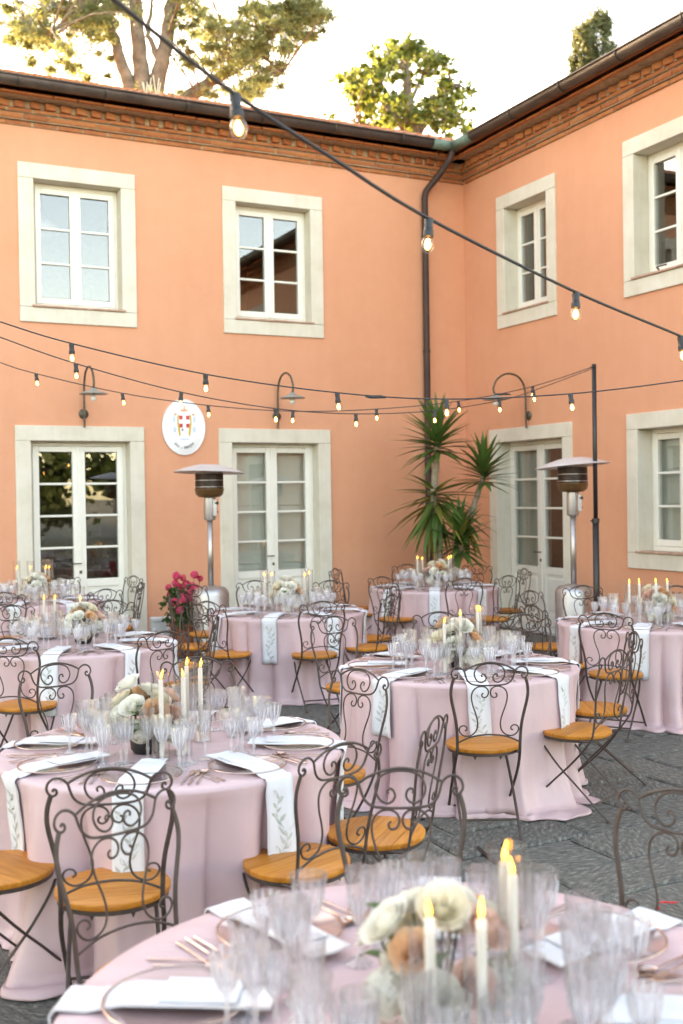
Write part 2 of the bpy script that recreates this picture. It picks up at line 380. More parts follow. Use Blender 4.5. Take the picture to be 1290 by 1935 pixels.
M['marble'] = plain('white_carved_stone', (.66, .65, .62), .7, var=.12, scale=8, bump=.2)
M['sill'] = plain('terracotta_sill', (.50, .30, .22), .85, var=.2, scale=12, bump=.3)

# ------------------------------------------------------------------ ground and paving
CX, CY = 1.8639, 16.1                    # inner corner of the courtyard
D1 = Vector((.89642, .44320, 0)); NN = Vector((.44320, -.89642, 0))
ML = Matrix(((-D1.x, NN.x, 0, CX), (-D1.y, NN.y, 0, CY), (0, 0, 1, 0), (0, 0, 0, 1)))      # left wing frame: x along wall, y out
MR = Matrix(((-NN.x, -D1.x, 0, CX), (-NN.y, -D1.y, 0, CY), (0, 0, 1, 0), (0, 0, 0, 1)))   # right wing frame: x = -t
g = MB(); g.add([(-400, -400, -.06), (400, -400, -.06), (400, 400, -.06), (-400, 400, -.06)], [(0, 1, 2, 3)])
ground = struct(g.obj('ground', M['joint']))
b = MB(); b.add([(-11, .25, -.016), (15, .25, -.016), (15, 21, -.016), (-11, 21, -.016)], [(0, 1, 2, 3)])
bed = struct(b.obj('paving', M['joint'], mat=ML))
def build_paving():
    cand = []; y = .3; rnd = random.Random(3)
    while y < 20.5:
        d = rnd.uniform(.30, .48); x = -10.8+rnd.uniform(0, .4)
        while x < 14.6:
            L = rnd.uniform(.38, .85)
            cand.append((x, y, L, d)); x += L
        y += d
    vis = []; rest = MB()
    for c in cand:
        p = ML @ Vector((c[0]+c[2]/2, c[1]+c[3]/2, 0))
        inview = p.y > 2.2 and abs(p.x) < .335*p.y+.35
        if p.y < .5 and abs(p.x) > 9: continue
        vis.append((inview, p.y, c))
    vis.sort(key=lambda q: (not q[0], q[1]))
    def slab(mb, x, y, L, d, loc):
        jt = lambda s=.014: rnd.uniform(-s, s)
        g = .009; t = rnd.uniform(-.004, .003)
        cs = [(-L/2+g+jt(), -d/2+g+jt()), (jt(.1), -d/2+g+jt()), (L/2-g+jt(), -d/2+g+jt()), (L/2-g+jt(.008), jt(.05)), (L/2-g+jt(), d/2-g+jt()), (jt(.1), d/2-g+jt()), (-L/2+g+jt(), d/2-g+jt()), (-L/2+g+jt(.008), jt(.05))]
        ox, oy = (x+L/2, y+d/2) if not loc else (0, 0)
        tx, ty = rnd.uniform(-.006, .006), rnd.uniform(-.008, .008)
        v = [(ox+a, oy+b, -.05) for a, b in cs]
        v += [(ox+a, oy+b, t-.010+a*tx+b*ty) for a, b in cs]
        v += [(ox+a*(1-.03/L), oy+b*(1-.03/d), t+a*tx+b*ty) for a, b in cs]
        n = 8; f = [(i, (i+1) % n, n+(i+1) % n, n+i) for i in range(n)]+[(n+i, n+(i+1) % n, 2*n+(i+1) % n, 2*n+i) for i in range(n)]+[tuple(range(2*n, 3*n))]
        mb.add(v, f)
    k = 0
    for inv, _, (x, y, L, d) in vis:
        if inv and k < 300:
            mb = MB(); slab(mb, x, y, L, d, True)
            mb.obj('slab', M['paving'], bed, loc=(x+L/2, y+d/2, 0), rot=(0, 0, rnd.uniform(-.01, .01))); k += 1
        else: slab(rest, x, y, L, d, False)
    o = rest.obj('slabs_beyond_view', M['paving'], bed); o['kind'] = 'stuff'
build_paving()

# ------------------------------------------------------------------ the villa
villa = thing('villa', 'L-shaped two storey orange plaster villa with brick cornice and stone window surrounds', 'building', (CX, CY, 0))
TI = Matrix.Translation((-CX, -CY, 0))
VL = TI @ ML; VR = TI @ MR
WT = 6.41; TH = .42
# openings in wing coordinates: (x0, x1, z0, z1)
WIN = dict(
 L=[(5.135, 6.215, 4.225, 5.79, 'w'), (2.505, 3.59, 4.225, 5.79, 'w'), (5.07, 6.302, 0, 2.592, 'd'), (2.43, 3.69, 0, 2.592, 'd')],
 R=[(-2.0, -1.05, 4.35, 5.815, 'w'), (-4.755, -3.675, 4.345, 5.815, 'w'), (-2.28, -.805, 0, 2.58, 'd'), (-4.775, -3.692, 1.142, 2.592, 'w'),
    (-8.2, -7.0, 4.345, 5.815, 'w'), (-8.2, -7.0, 0, 2.59, 'd')])
def wall(side, xa, xb):
    ops = [(o[0]-.04, o[1]+.04, o[2]-(.04 if o[4] == 'w' else .05), o[3]+.04) for o in WIN[side]]; V = VL if side == 'L' else VR
    xs = sorted({xa, xb, *[q for o in ops for q in o[:2]]}); zs = sorted({-.05, WT+.3, *[q for o in ops for q in o[2:4]]})
    mb = MB()
    # subdivide so plaster has enough vertices for nothing fancy; cells outside the openings
    def solid(i, j):
        if not (0 <= i < len(xs)-1 and 0 <= j < len(zs)-1): return False
        cx, cz = (xs[i]+xs[i+1])/2, (zs[j]+zs[j+1])/2
        return not any(o[0] < cx < o[1] and o[2] < cz < o[3] for o in ops)
    for i in range(len(xs)-1):
        for j in range(len(zs)-1):
            if not solid(i, j): continue
            x0, x1, z0, z1 = xs[i], xs[i+1], zs[j], zs[j+1]
            mb.add([(x0, 0, z0), (x1, 0, z0), (x1, 0, z1), (x0, 0, z1)], [(3, 2, 1, 0)])
            mb.add([(x0, -TH, z0), (x1, -TH, z0), (x1, -TH, z1), (x0, -TH, z1)], [(0, 1, 2, 3)])
            for (di, dj, q) in ((-1, 0, [(x0, 0, z0), (x0, 0, z1), (x0, -TH, z1), (x0, -TH, z0)]), (1, 0, [(x1, 0, z0), (x1, -TH, z0), (x1, -TH, z1), (x1, 0, z1)]),
                                (0, -1, [(x0, 0, z0), (x0, -TH, z0), (x1, -TH, z0), (x1, 0, z0)]), (0, 1, [(x0, 0, z1), (x1, 0, z1), (x1, -TH, z1), (x0, -TH, z1)])):
                if not solid(i+di, j+dj): mb.add(q, [(0, 1, 2, 3)])
    return mb.obj('wall', M['plaster'], villa, mat=V)
wall('L', 0, 20); wall('R', -9.6, 0)  # left wing stretched on out of view to shade the court
# unseen rear and end walls, added to close the wings against the low sun
for V, xa, xb in ((VL, -8, 20), (VR, -9.6, 8)):
    m = MB(); m.box(xa, xb, -8.4, -8.1, -.05, 6.7); m.obj('rear_wall', M['plaster'], villa, mat=V)
m = MB(); m.box(19.7, 20, -8.1, -.43, -.05, 6.7); m.obj('end_wall', M['plaster'], villa, mat=VL)
m = MB(); m.box(-9.6, -9.3, -8.1, -.43, -.05, 6.7); m.obj('end_wall', M['plaster'], villa, mat=VR)

# cornice: each brick its own piece
def cornice(side, xa, xb, sgn):
    V = VL if side == 'L' else VR
    rnd = random.Random(5 if side == 'L' else 6)
    bed_ = MB()
    # mortar cores (set back from brick faces)
    for z0, z1, p in ((6.412, 6.466, .018), (6.468, 6.552, .055), (6.556, 6.60, .075), (6.602, 6.685, .085), (6.688, 6.73, .27)):
        bed_.box(xa, xb, -.02, p, z0, z1)
    c = bed_.obj('cornice', M['mortar'], villa, mat=V)
    def run(L, fn):
        x = xa+.02
        while x < xb-.05:
            fn(x, min(x+L*rnd.uniform(.94, 1.06), xb)); x += L
    def course(z0, z1, p, L, name='brick', bull=False):
        def fn(x0, x1):
            hx = (x1-x0)/2; dz = rnd.uniform(-.002, .002); pp = p+rnd.uniform(-.005, .005); mb = MB()
            if bull:
                n = 6; v = []; zc = (z0+z1)/2; hz = (z1-z0)/2-.004
                prof = [(0, -hz)]+[(pp-hz+hz*math.cos(-PI/2+PI*i/n), hz*math.sin(-PI/2+PI*i/n)) for i in range(n+1)]+[(0, hz)]
                for x in (-hx+.005, hx-.005): v += [(x, y, z) for y, z in prof]
                q = len(prof); f = [(i, i+1, q+i+1, q+i) for i in range(q-1)]+[tuple(range(q)), tuple(range(2*q-1, q-1, -1))]
                mb.add(v, f); mb.obj(name, M['brick'], c, loc=(x0+hx, 0, zc+dz))
            else:
                mb.bbox(-hx+.006, hx-.006, 0, pp, -(z1-z0)/2+.004, (z1-z0)/2-.004, .004)
                mb.obj(name, M['brick'], c, loc=(x0+hx, 0, (z0+z1)/2+dz))
        run(L, fn)
    vis = .31
    course(6.41, 6.466, .028, vis)
    course(6.466, 6.556, .075, vis*.97, bull=True)
    course(6.556, 6.602, .088, vis)
    # dentil bricks set corner-out
    def den(x0, x1):
        hx = (x1-x0)/2; mb = MB()
        mb.bbox(-hx+.02, hx-.02-rnd.uniform(0, .02), -.02, .128+rnd.uniform(-.02, .015), -.04, .038, .006)
        mb.obj('dentil_brick', M['brick'], c, loc=(x0+hx, 0, 6.644), rot=(rnd.uniform(-.03, .03), rnd.uniform(-.05, .05), sgn*rad(18+rnd.uniform(-7, 7))))
    run(.185, den)
    course(6.687, 6.722, .32, .3, 'eave_tile')
    return c
cornice('L', .0, 8.2, 1); cornice('R', -7.4, -.09, 1)
for V, xa, xb in ((VL, 8.2, 20), (VR, -9.6, -7.4)):       # out of view: plain moulding
    m = MB(); m.box(xa, xb, -.02, .028, 6.41, 6.466); m.box(xa, xb, -.02, .08, 6.466, 6.6); m.box(xa, xb, -.02, .15, 6.6, 6.687); m.box(xa, xb, -.02, .32, 6.687, 6.722)
    m.obj('cornice_run', M['brick'], villa, mat=V)

# roofs
def roof(V, xa, xb, va, vb):
    mb = MB(); y0, z0, yr, zr, y1 = .40, 6.735, -4.2, 8.55, -8.8
    for (ya, za, yb, zb) in ((y0, z0, yr, zr), (yr, zr, y1, z0)):
        mb.add([(xa, ya, za), (xb, ya, za), (xb, yb, zb), (xa, yb, zb), (xa, ya, za+.03), (xb, ya, za+.03), (xb, yb, zb+.03), (xa, yb, zb+.03)],
               [(0, 1, 2, 3), (7, 6, 5, 4), (0, 4, 5, 1), (1, 5, 6, 2), (2, 6, 7, 3), (3, 7, 4, 0)])
    for x in (xa+.05, xb-.05): mb.add([(x, y0-.5, z0-.1), (x, yr, zr-.03), (x, y1+.5, z0-.1)], [(0, 1, 2)])
    r = mb.obj('roof', M['rtile'], villa, mat=V)
    sl = math.atan2(zr-z0, y0-yr)
    def tile(L=.46, r0=.085, r1=.066, n=6):
        t = MB(); v = []
        for (yy, rr) in ((0, r0), (-L, r1)):
            for R2 in (rr, rr-.014):
                for i in range(n+1):
                    a = PI*i/n; v.append((R2*math.cos(a), yy, R2*.85*math.sin(a)))
        q = n+1
        f = [(i, i+1, 2*q+i+1, 2*q+i) for i in range(n)]+[(q+i+1, q+i, 3*q+i, 3*q+i+1) for i in range(n)]+[(i, q+i, q+i+1, i+1) for i in range(n)]
        return t.add(v, f)
    me = tile().mesh('roof_tile', M['rtile'], auto=50)
    rest = MB(); x = xa+.1; base = tile()
    while x < xb:
        for row in range(13):
            y = y0+.045-row*.37*math.cos(sl); z = z0+.055+row*.37*math.sin(sl)
            if row == 0 and va < x < vb:
                link('roof_tile', me, r, loc=(x, y, z+random.uniform(-.008, .008)), rot=(-sl+random.uniform(-.03, .03), 0, random.uniform(-.04, .04)))
            else:
                R_ = Matrix.Translation((x, y, z)) @ Matrix.Rotation(-sl, 4, 'X')
                rest.add([R_ @ Vector(p) for p in base.v], base.f)
        x += .215
    o = rest.obj('upper_roof_tiles', M['rtile'], r, auto=50); o['kind'] = 'stuff'
roof(VL, -8, 20.2, .46, 8.0); roof(VR, -9.8, 8, -7.2, -.46)
# gutters
GP, GZ, GR = .44, 6.805, .078
def gutter(V, xa, xb, sgn):
    n = 10; v = []
    prof = [(GP+GR*math.cos(a), GZ+GR*math.sin(a)) for a in [PI+PI*i/n for i in range(n+1)]]
    prof = [(GP-GR, GZ+.012)]+prof+[(GP+GR, GZ+.022), (GP+GR+.012, GZ+.03), (GP+GR+.012, GZ+.016)]
    mb = MB()
    for x in (xa, xb): v += [(x, y, z) for y, z in prof]
    q = len(prof); mb.add(v, [(i, i+1, q+i+1, q+i) for i in range(q-1)])
    go = mb.obj('gutter', M['gutter'], villa, mat=V, auto=40)
    mod = go.modifiers.new('t', 'SOLIDIFY'); mod.thickness = .004
    x = xa+.5
    while x < min(xb, 9):
        if x > -8:
            t = MB(); t.tube([(0, GP+(GR+.004)*math.cos(a), GZ+(GR+.004)*math.sin(a)) for a in [PI+PI*i/12 for i in range(13)]]+[(0, GP+GR+.006, GZ+.05), (0, GP+GR-.01, GZ+.06)], .007, 4, flat=(1, 1))
            t.obj('gutter_bracket', M['gutter'], go, loc=(x, 0, 0))
        x += 1.03
    return go
gl = gutter(VL, .80, 20, 1); gr_ = gutter(VR, -9.6, -.86, 1)
for V, xa, xb, g_ in ((VL, GP+.02, .80, gl), (VR, -.86, -GP-.02, gr_)):      # patinated corner pieces
    n = 10; prof = [(GP+(GR+.003)*math.cos(a), GZ+(GR+.003)*math.sin(a)) for a in [PI+PI*i/n for i in range(n+1)]]
    prof = prof+[(GP+GR+.003, GZ+.03)]; v = []
    for x in (xa-.06, xb): v += [(x, y, z) for y, z in prof]
    q = len(prof); mb = MB(); mb.add(v, [(i, i+1, q+i+1, q+i) for i in range(q-1)])
    o = mb.obj('gutter_corner', M['copper'], g_, auto=40); o.modifiers.new('t', 'SOLIDIFY').thickness = .004
# downpipe
dp = MB(); dp.tube(spline([(.46, GP-.01, 6.73), (.47, GP-.02, 6.66), (.50, GP-.06, 6.58), (.60, .22, 6.38), (.68, .11, 6.25), (.705, .075, 6.15), (.705, .07, 6.05)], 4)+[(.705, .07, z) for z in (5, 4, 3, 2, 1, .02)], .047, 12)
dpo = dp.obj('downpipe', M['pipe'], villa, mat=VL, auto=50)
for z in (5.6, 3.93, 2.2, .8):
    t = MB(); t.lathe([(.047, -.02), (.053, -.02), (.053, .02), (.047, .02)], 14); t.box(-.012, .012, -.07, -.045, -.012, .012); t.obj('pipe_clamp', M['pipe'], dpo, loc=(.705, .07, z), auto=40)

# windows and doors
def frame_parts(par, x0, x1, z0, z1, door, fw=.186):
    """moulded stone surround, set proud of the plaster"""
    p, b = .028, -.30
    def blk(a, c, d, e, nm='stone_block'):
        t = MB(); t.bbox(a, c, b, p, d, e, .006); t.obj(nm, M['stone'], par)
    top = z1+fw
    blk(x0-fw, x1+fw, z1, top)
    blk(x0-fw, x0, z0 if door else z0-.001, z1-.002); blk(x1, x1+fw, z0 if door else z0-.001, z1-.002)
    if not door:
        blk(x0-fw, x1+fw, z0-fw, z0-.003)
        nb = 3; L = (x1-x0+.08)/nb
        for i in range(nb):
            t = MB(); t.bbox(x0-.04+i*L+.002, x0-.04+(i+1)*L-.002, -.16, p+.022+random.uniform(-.004, .006), z0, z0+.024+random.uniform(-.002, .003), .005); t.obj('sill_tile', M['sill'], par)
    else:
        t = MB(); t.bbox(x0-.12, x1+.12, -.3, .12, 0, .055, .01); t.obj('threshold', M['marble'], par)
def leafset(par, x0, x1, z0, z1, rows, door, back=None, rec=.17, handle=True):
    """fixed frame + two glazed leaves; real bars, real panes"""
    y1 = -rec; y0 = y1-.06
    fr = MB(); t = .045
    fr.bbox(x0+.001, x0+t, y0, y1, z0, z1-.001); fr.bbox(x1-t, x1-.001, y0, y1, z0, z1-.001); fr.bbox(x0+t, x1-t, y0, y1, z1-t-.01, z1-.001)
    if not door: fr.bbox(x0+t, x1-t, y0, y1+.012, z0, z0+.075)
    fr.obj('casing', M['whitepaint'], par)
    xm = (x0+x1)/2; zb = z0+(.078 if not door else .06); zt = z1-t-.013
    for (a, c) in ((x0+t+.003, xm-.002), (xm+.002, x1-t-.003)):
        lf = MB(); st = .078 if door else .066; ya, yb = y0+.008, y1+.018
        zlow = zb+(.80 if door else .075); ztop = zt-.07
        lf.bbox(a, a+st, ya, yb, zb, zt); lf.bbox(c-st, c, ya, yb, zb, zt)
        lf.bbox(a+st, c-st, ya+.002, yb-.002, ztop, zt-.002)
        if door:
            lf.bbox(a+st, c-st, ya+.002, yb-.002, zlow-.10, zlow); lf.bbox(a+st, c-st, ya+.002, yb-.002, zb, zb+.16)
            lf.box(a+st, c-st, ya+.016, yb-.022, zb+.16, zlow-.10); lf.bbox(a+st+.05, c-st-.05, ya+.018, yb-.010, zb+.21, zlow-.15, .008)
        else: lf.bbox(a+st, c-st, ya+.002, yb-.002, zb, zlow)
        h = (ztop-zlow)/rows; g = .014
        for r in range(1, rows): lf.bbox(a+st, c-st, ya+.006, yb-.008, zlow+h*r-g, zlow+h*r+g, .005)
        lo = lf.obj('leaf' if door else 'sash', M['whitepaint'], par)
        for r in range(rows):
            p = MB(); p.box(-(c-a-2*st)/2-.004, (c-a-2*st)/2+.004, -.002, .002, -h/2+g-.004, h/2-g+.004)
            p.obj('pane', M['pane'], par, loc=((a+c)/2, (ya+yb)/2, zlow+h*(r+.5)), rot=(random.uniform(-.004, .004), 0, random.uniform(-.004, .004)))
    # meeting stile
    ms = MB(); ms.bbox(xm-.022, xm+.022, y1+.018, y1+.030, zb, zt); ms.obj('meeting_stile', M['whitepaint'], par)
    if door:
        hd = MB(); hd.tube([(xm, y1+.03, 1.06), (xm, y1+.065, 1.06), (xm+.10, y1+.068, 1.06)], .008, 6); hd.lathe([(.0, 0), (.02, 0), (.02, .006), (0, .006)], 10, (xm, y1+.03, 1.06))
        hd.box(xm-.016, xm+.016, y1+.03, y1+.036, .93, .97); hd.obj('door_handle', M['lampmetal'], par)
def room(par, x0, x1, z0, z1, depth=3.2, mat='room', pad=.5):
    a, c, e, f = x0-pad, x1+pad, max(z0-.9, .0), z1+.25
    m = MB(); y0, y1 = -TH-depth, -TH-.002
    v = [(a, y1, e), (c, y1, e), (c, y1, f), (a, y1, f), (a, y0, e), (c, y0, e), (c, y0, f), (a, y0, f)]
    m.add(v, [(4, 5, 6, 7), (0, 1, 5, 4), (1, 2, 6, 5), (2, 3, 7, 6), (3, 0, 4, 7)]); return m.obj('room_lining', M[mat], par)
def shutters(par, x0, x1, z0, z1, cover=(0, 1), y=-.33):
    xm = (x0+x1)/2
    for i, (a, c) in enumerate(((x0+.02, xm-.004), (xm+.004, x1-.02))):
        if i not in cover: continue
        m = MB(); m.bbox(a, c, y-.03, y, z0+.05, z1-.04, .004)
        n = 3; h = (z1-z0-.2)/n
        for r in range(n): m.bbox(a+.10, c-.10, y, y+.014, z0+.10+h*r+.05, z0+.10+h*(r+1)-.05, .006)
        m.obj('inner_shutter', M['panelpaint'], par)
defs = [
 ('L', 0, 'window', 'upper window at left end of left wall', 3, None), ('L', 1, 'window', 'upper window above the middle door', 3, None),
 ('L', 2, 'door', 'dark glazed double door at far left', 4, None), ('L', 3, 'door', 'glazed double door with pale shutters behind', 4, (0, 1)),
 ('R', 0, 'window', 'narrow upper window above the corner door', 3, None), ('R', 1, 'window', 'upper window cut by right edge', 3, None),
 ('R', 2, 'door', 'glazed double door beside the yucca', 4, (1,)), ('R', 3, 'window', 'ground floor window with closed white shutters', 3, (0, 1)),
 ('R', 4, 'window', 'upper window beyond the right edge', 3, None), ('R', 5, 'door', 'double door beyond the right edge', 4, None)]
for side, i, nm, lab, rows, sh in defs:
    x0, x1, z0, z1, k = WIN[side][i]; V = VL if side == 'L' else VR
    e = link(nm, None, villa, mat=V); e['label'] = lab
    door = nm == 'door'
    frame_parts(e, x0, x1, z0, z1, door)
    leafset(e, x0, x1, z0, z1, rows, door, rec=.17 if side == 'L' else .20)
    room(e, x0, x1, z0, z1)
    if sh: shutters(e, x0, x1, z0, z1, sh)
# window stay on the right-hand upper window
m = MB(); m.tube([(-3.95, -.12, 4.40), (-4.0, -.02, 4.43), (-4.08, .03, 4.42), (-4.2, .02, 4.42)], .01, 6); m.obj('window_stay', M['lampmetal'], villa, mat=VR)

# wall lamps
def wall_lamp(side, x, z, dx, label):
    V = ML if side == 'L' else MR
    o = link('wall_lamp', None, mat=V @ Matrix.Translation((x, 0, z))); tag(o, label, 'lamp', 'swan neck lamps above the doors')
    m = MB(); m.lathe([(0, 0), (.055, 0), (.062, .012), (.05, .028), (.02, .036), (0, .036)], 20)
    m.obj('backplate', M['lampmetal'], o, rot=(-PI/2, 0, 0), auto=40)
    sw = dx
    P = [(0, .05, -.17), (0, .055, -.05), (0, .055, .10), (sw*.02, .06, .30), (sw*.10, .10, .44), (sw*.28, .20, .53), (sw*.55, .36, .55), (sw*.82, .50, .48), (sw*.98, .57, .36), (sw*.97, .55, .27), (sw*.88, .50, .245), (sw*.84, .49, .28)]
    a = MB(); a.tube(spline(P, 5), .0135, 8); a.tube([(0, .0, 0), (0, .06, 0)], .014, 8); a.obj('swan_neck_arm', M['lampmetal'], o, auto=60)
    h = MB(); cx, cy, cz = sw*.93, .54, .24
    h.tube([(cx, cy, cz+.03), (cx, cy, cz-.02)], .03, 10); h.obj('lamp_holder', M['lampmetal'], o)
    s = MB(); s.lathe([(.028, .045), (.05, .02), (.10, .0), (.165, -.022), (.172, -.030), (.165, -.030), (.10, -.010), (.045, .01), (.02, .03)], 32, (cx, cy, cz-.01)); s.obj('shade', M['lampshade'], o, smooth=True)
    bl = MB(); bl.lathe([(.012, .0), (.02, -.03), (.034, -.06), (.036, -.075), (.028, -.10), (0, -.11)], 16, (cx, cy, cz-.015)); bl.obj('lamp_bulb', M['opal'], o, smooth=True)
wall_lamp('L', 5.65, 2.93, .0, 'swan neck lamp with flat shade above the far left door')
wall_lamp('L', 3.04, 2.95, .0, 'swan neck lamp with flat shade above the middle door')
wall_lamp('R', -1.55, 2.91, .0, 'swan neck lamp with flat shade above the corner door')

# oval enamel sign
sg = link('oval_sign', None, mat=ML @ Matrix.Translation((4.355, .012, 2.785)) @ Matrix.Rotation(-PI/2, 4, 'X') @ Matrix.Rotation(PI, 4, 'Z'))
tag(sg, 'white oval enamel sign with painted crest and lettering on orange wall', 'sign')
def oval(mb, a, b, z0, z1, n=48, c=(0, 0), bev=.004):
    v = []
    for (s, z) in ((1, z0), (1, z1-bev), (1-bev/a, z1)):
        v += [(c[0]+a*s*math.cos(TAU*i/n), c[1]+b*s*math.sin(TAU*i/n), z) for i in range(n)]
    mb.add(v, [(k*n+i, k*n+(i+1) % n, (k+1)*n+(i+1) % n, (k+1)*n+i) for k in (0, 1) for i in range(n)]+[tuple(range(2*n, 3*n)), tuple(range(n))[::-1]])
# sign-local: x to viewer's right, y up, z out
sgm = Matrix(((-1, 0, 0, 0), (0, 0, 1, 0), (0, 1, 0, 0), (0, 0, 0, 1)))
sg.matrix_local = ML @ Matrix.Translation((4.355, .005, 2.785)) @ sgm
m = MB(); oval(m, .290, .362, 0, .02); m.obj('sign_plate', M['signwhite'], sg, auto=40)
m = MB(); m.tube([(.286*math.cos(TAU*i/48), .358*math.sin(TAU*i/48), .02) for i in range(49)], .006, 6, cap=False); m.obj('sign_rim', M['signwhite'], sg, smooth=True)
def flat(name, pts, mat, z=.0205, t=.003):
    n = len(pts); m = MB(); m.add([(x, y, z) for x, y in pts]+[(x, y, z+t) for x, y in pts], [tuple(range(n, 2*n))]+[(i, (i+1) % n, n+(i+1) % n, n+i) for i in range(n)]); return m.obj(name, M[mat], sg)
# the shield: red quarters left by the white cross
def rect(name, x0, x1, y0, y1, mat, z=.0205): return flat(name, [(x0, y0), (x1, y0), (x1, y1), (x0, y1)], mat, z)
for (x0, x1) in ((-.062, -.016), (.030, .076)):
    rect('crest_red_quarter', x0, x1, .098, .150, 'red'); rect('crest_red_quarter', x0, x1, -.006, .046, 'red')
def ov(name, cx, cy, a, b, mat, z=.0205): flat(name, [(cx+a*math.cos(TAU*i/14), cy+b*math.sin(TAU*i/14)) for i in range(14)], mat, z)
flat('crest_crown', [(-.035, .20), (.05, .20), (.062, .245), (.035, .225), (.008, .255), (-.02, .225), (-.05, .245)], 'peach'); ov('crest_crown_orb', .008, .265, .012, .012, 'gold')
for s in (-1, 1):
    flat('crest_supporter', [(s*.07+.007, .17), (s*.095+.007, .14), (s*.098+.007, .04), (s*.085+.007, -.06), (s*.07+.007, -.13), (s*.05+.007, -.09), (s*.06+.007, -.02), (s*.078+.007, .06)], 'gold')
    ov('crest_mantle', s*.135+.007, .10, .02, .05, 'paleblue'); ov('crest_mantle', s*.13+.007, -.03, .026, .045, 'paleblue'); ov('crest_mantle', s*.12+.007, .165, .022, .016, 'peach')
ov('crest_base', .007, -.155, .07, .014, 'paleblue'); ov('crest_badge', -.02, -.035, .013, .018, 'letter')
def letters(txt, radx, rady, a0, a1, size):
    n = len(txt)
    for i, ch in enumerate(txt):
        if ch == ' ': continue
        a = rad(a0+(a1-a0)*i/(n-1)); cu = bpy.data.curves.new('letter', 'FONT'); cu.body = ch; cu.size = size if ch.isupper() else size*.8; cu.align_x = 'CENTER'; cu.extrude = .001; cu.resolution_u = 2
        tmp = bpy.data.objects.new('letter_source', cu); COL.objects.link(tmp)
        me = bpy.data.meshes.new_from_object(tmp); bpy.data.objects.remove(tmp); me.materials.clear(); me.materials.append(M['letter'])
        link('letter', me, sg, loc=(radx*math.cos(a), rady*math.sin(a), .022), rot=(0, 0, a+PI/2))
letters('SALE e TABACCHI', .215, .285, 232, 308, .052)

# ------------------------------------------------------------------ trees
def leaf_cloud(name, mat, parent, centers, per, size, flat_=.7, seed=1, elong=1.6):
    """many small leaf faces spread round clump centres (numpy)"""
    r = np.random.default_rng(seed); pts = []; sz = []
    for (c, rad3, n) in centers:
        n = int(n*per); d = r.normal(size=(n, 3)); d /= np.linalg.norm(d, axis=1)[:, None]+1e-9
        rr = np.abs(r.normal(size=n))*.62
        pts.append(np.array(c)+d*rr[:, None]*np.array(rad3)); sz.append(np.full(n, 1.0))
    P = np.concatenate(pts); n = len(P)
    a = r.normal(size=(n, 3)); a /= np.linalg.norm(a, axis=1)[:, None]
    b_ = r.normal(size=(n, 3)); b_ -= a*(a*b_).sum(1)[:, None]; b_ /= np.linalg.norm(b_, axis=1)[:, None]
    s = size*r.uniform(.6, 1.35, n)[:, None]
    nrm = np.cross(a, b_)
    V = np.empty((n, 6, 3)); a2 = a*s*elong; b2 = b_*s*flat_
    V[:, 0] = P-a2; V[:, 1] = P-a2*.25+b2; V[:, 2] = P+a2*.45+b2*.75; V[:, 3] = P+a2; V[:, 4] = P+a2*.45-b2*.75+nrm*s*.15; V[:, 5] = P-a2*.25-b2+nrm*s*.15
    me = bpy.data.meshes.new(name); me.vertices.add(n*6); me.vertices.foreach_set('co', V.reshape(-1))
    me.loops.add(n*8); idx = np.arange(n)[:, None]*6+np.array([0, 1, 2, 3, 0, 3, 4, 5]); me.loops.foreach_set('vertex_index', idx.reshape(-1))
    me.polygons.add(n*2); me.polygons.foreach_set('loop_start', np.arange(n*2)*4); me.polygons.foreach_set('loop_total', np.full(n*2, 4))
    me.materials.append(mat); me.update(calc_edges=True); return link(name, me, parent)
def clumps_along(path, spread, n, r, rmin, rmax, jit):
    out = []
    for i in range(n):
        t = r.random()*(len(path)-1); k = int(t); p = Vector(path[k]).lerp(Vector(path[min(k+1, len(path)-1)]), t-k)
        q = p+Vector((r.normal()*jit[0], r.normal()*jit[1], r.normal()*jit[2])); s = r.uniform(rmin, rmax)
        out.append((q, (s, s, s*.55), 1))
    return out
def twigs(t, C, TP, r, rad0):
    m = MB()
    for (c, _, _) in C:
        c = Vector(c); p = min(TP, key=lambda q: (q-c).length)
        if (p-c).length > 3.2: continue
        mid = p.lerp(c, .55)+Vector((r.normal()*.1, r.normal()*.1, .12+r.normal()*.08))
        m.tube(spline([p, mid, c], 3), [rad0*2, rad0*1.8, rad0*1.5, rad0*1.2, rad0, rad0*.7, rad0*.4], 4, cap=False)
    m.obj('twigs', M['bark'], t)['kind'] = 'stuff'
